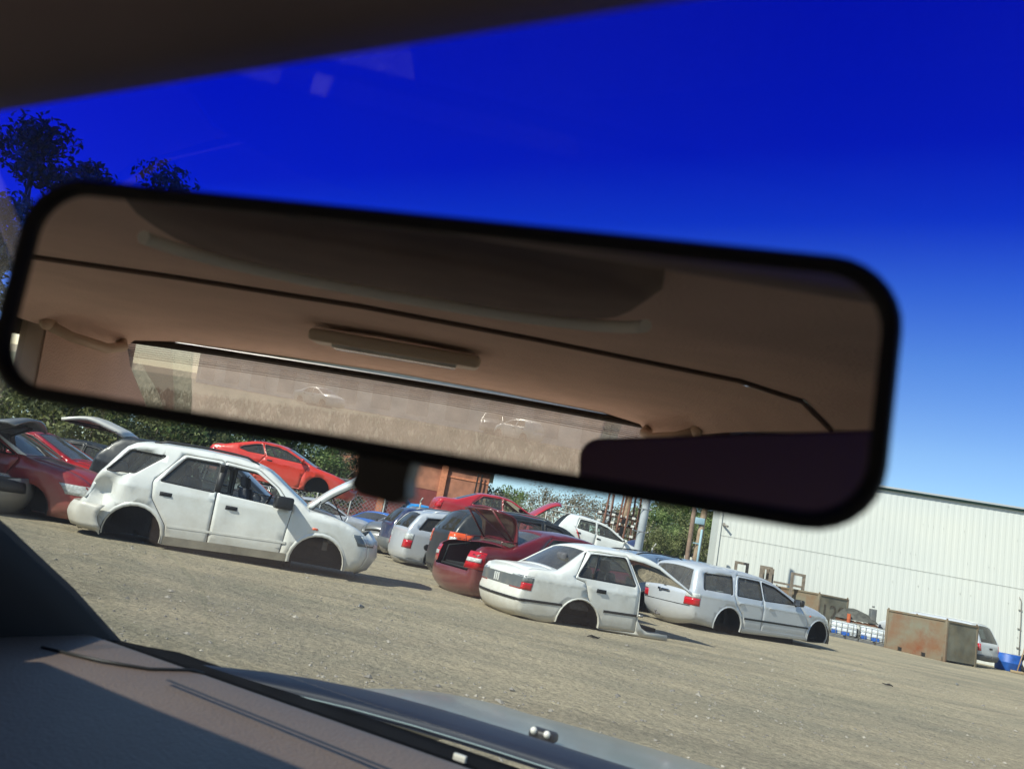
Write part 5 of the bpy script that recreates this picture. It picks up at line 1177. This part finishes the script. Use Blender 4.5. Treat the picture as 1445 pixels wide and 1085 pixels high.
q0 = [c0+U_*a*1.05+V_*b_-N_m*.004 for a, b_ in bm_]; q1 = [p_+N_m*.010 for p_ in q0]; k = len(bm_); g.add(q0+q1, [tuple(range(k))]+[tuple(range(2*k-1, k-1, -1))]+[(i, (i+1) % k, k+(i+1) % k, k+i) for i in range(k)]); g.build('dipping_tab', M['black'], mi)
g = MB(); g.tube([Cm+N_m*.030, Cm+N_m*.040+V_*.008, P(.232, .148, .078)], [.008, .007, .012], 10); g.build('mirror_arm', M['black'], mi)

# the phone the picture is taken with, seen as a dark slab in the mirror
r_, p_ = radians(11), radians(11.4)
fw_ = Vector((0, cos(p_), sin(p_))); u0_ = Vector((0, -sin(p_), cos(p_))); r0_ = Vector((1, 0, 0)); up_ = u0_*cos(r_)-r0_*sin(r_); rt_2 = r0_*cos(r_)+u0_*sin(r_)
ph = empty('phone', Vector((0, 0, H))+rt_2*.044+up_*.0015-fw_*.0065); ph.rotation_euler = Matrix((rt_2, up_, -fw_)).transposed().to_euler(); tag(ph, 'dark phone held up level in front of the mirror', 'phone')
g = MB(); prr = lambda w, h_, r, z: [(sx*(w/2-r)+r*cos(radians(a)), sy*(h_/2-r)+r*sin(radians(a)), z) for sx, sy, a0 in ((1, 1, 0), (-1, 1, 90), (-1, -1, 180), (1, -1, 270)) for a in range(a0, a0+91, 15)]
R_ = [prr(.164, .072, .009, -.0041), prr(.168, .076, .011, -.0028), prr(.168, .076, .011, .0028), prr(.164, .072, .009, .0041)]
g.grid([r_+[r_[0]] for r_ in R_]); g.add(R_[0], [tuple(range(28))[::-1]]); g.add(R_[3], [tuple(range(28))]); g.build('phone_body', mat('plum_phone_back', (.13, .07, .06), .8, spec=.1), ph)
g = MB(); g.box((0, 0, .0043), (.158, .068, .0006)); g.build('screen', mat('phone_screen', (.01, .01, .01), .1), ph)
# ------------------------------------------------------------------ light, sky, camera
W_ = bpy.data.worlds.new('World'); S.world = W_; W_.use_nodes = True; n = W_.node_tree.nodes; l = W_.node_tree.links
sky = n.new('ShaderNodeTexSky'); sky.sky_type = 'NISHITA'; sky.sun_disc = False
SUN = Vector((-.77, -.64, 0)).normalized(); EL = radians(43)
sky.sun_elevation = EL; sky.sun_rotation = atan2(SUN.x, SUN.y); sky.air_density = .9; sky.dust_density = .15; sky.ozone_density = 4
l.new(sky.outputs[0], n['Background'].inputs[0]); n['Background'].inputs[1].default_value = .078
sd_ = bpy.data.lights.new('sun', 'SUN'); sd_.energy = 3.4; sd_.angle = radians(.5); sd_.color = (1, .94, .84)
so = bpy.data.objects.new('sun', sd_); COL.objects.link(so)
dv = Vector((SUN.x*cos(EL), SUN.y*cos(EL), sin(EL))); so.rotation_euler = dv.to_track_quat('Z', 'Y').to_euler(); so.location = dv*40

cam = bpy.data.cameras.new('camera'); co = bpy.data.objects.new('camera', cam); COL.objects.link(co); S.camera = co
r, p = radians(11), radians(11.4)
fw = Vector((0, cos(p), sin(p))); up0 = Vector((0, -sin(p), cos(p))); rt0 = Vector((1, 0, 0))
up = up0*cos(r)-rt0*sin(r); rt = rt0*cos(r)+up0*sin(r)
co.matrix_world = Matrix(((rt.x, up.x, -fw.x, 0), (rt.y, up.y, -fw.y, 0), (rt.z, up.z, -fw.z, H), (0, 0, 0, 1)))
cam.sensor_width = 36; cam.lens = 36*1090/1445; cam.clip_start = .002; cam.clip_end = 2000
cam.dof.use_dof = True; cam.dof.focus_distance = 14.5; cam.dof.aperture_fstop = 9.5
S.view_settings.view_transform = 'Standard'; S.view_settings.look = 'None'; S.view_settings.exposure = 1.15; S.view_settings.gamma = 1
S.cycles.max_bounces = 12; S.cycles.transparent_max_bounces = 24; S.cycles.diffuse_bounces = 5; S.cycles.glossy_bounces = 5
S.cycles.caustics_reflective = False; S.cycles.caustics_refractive = False
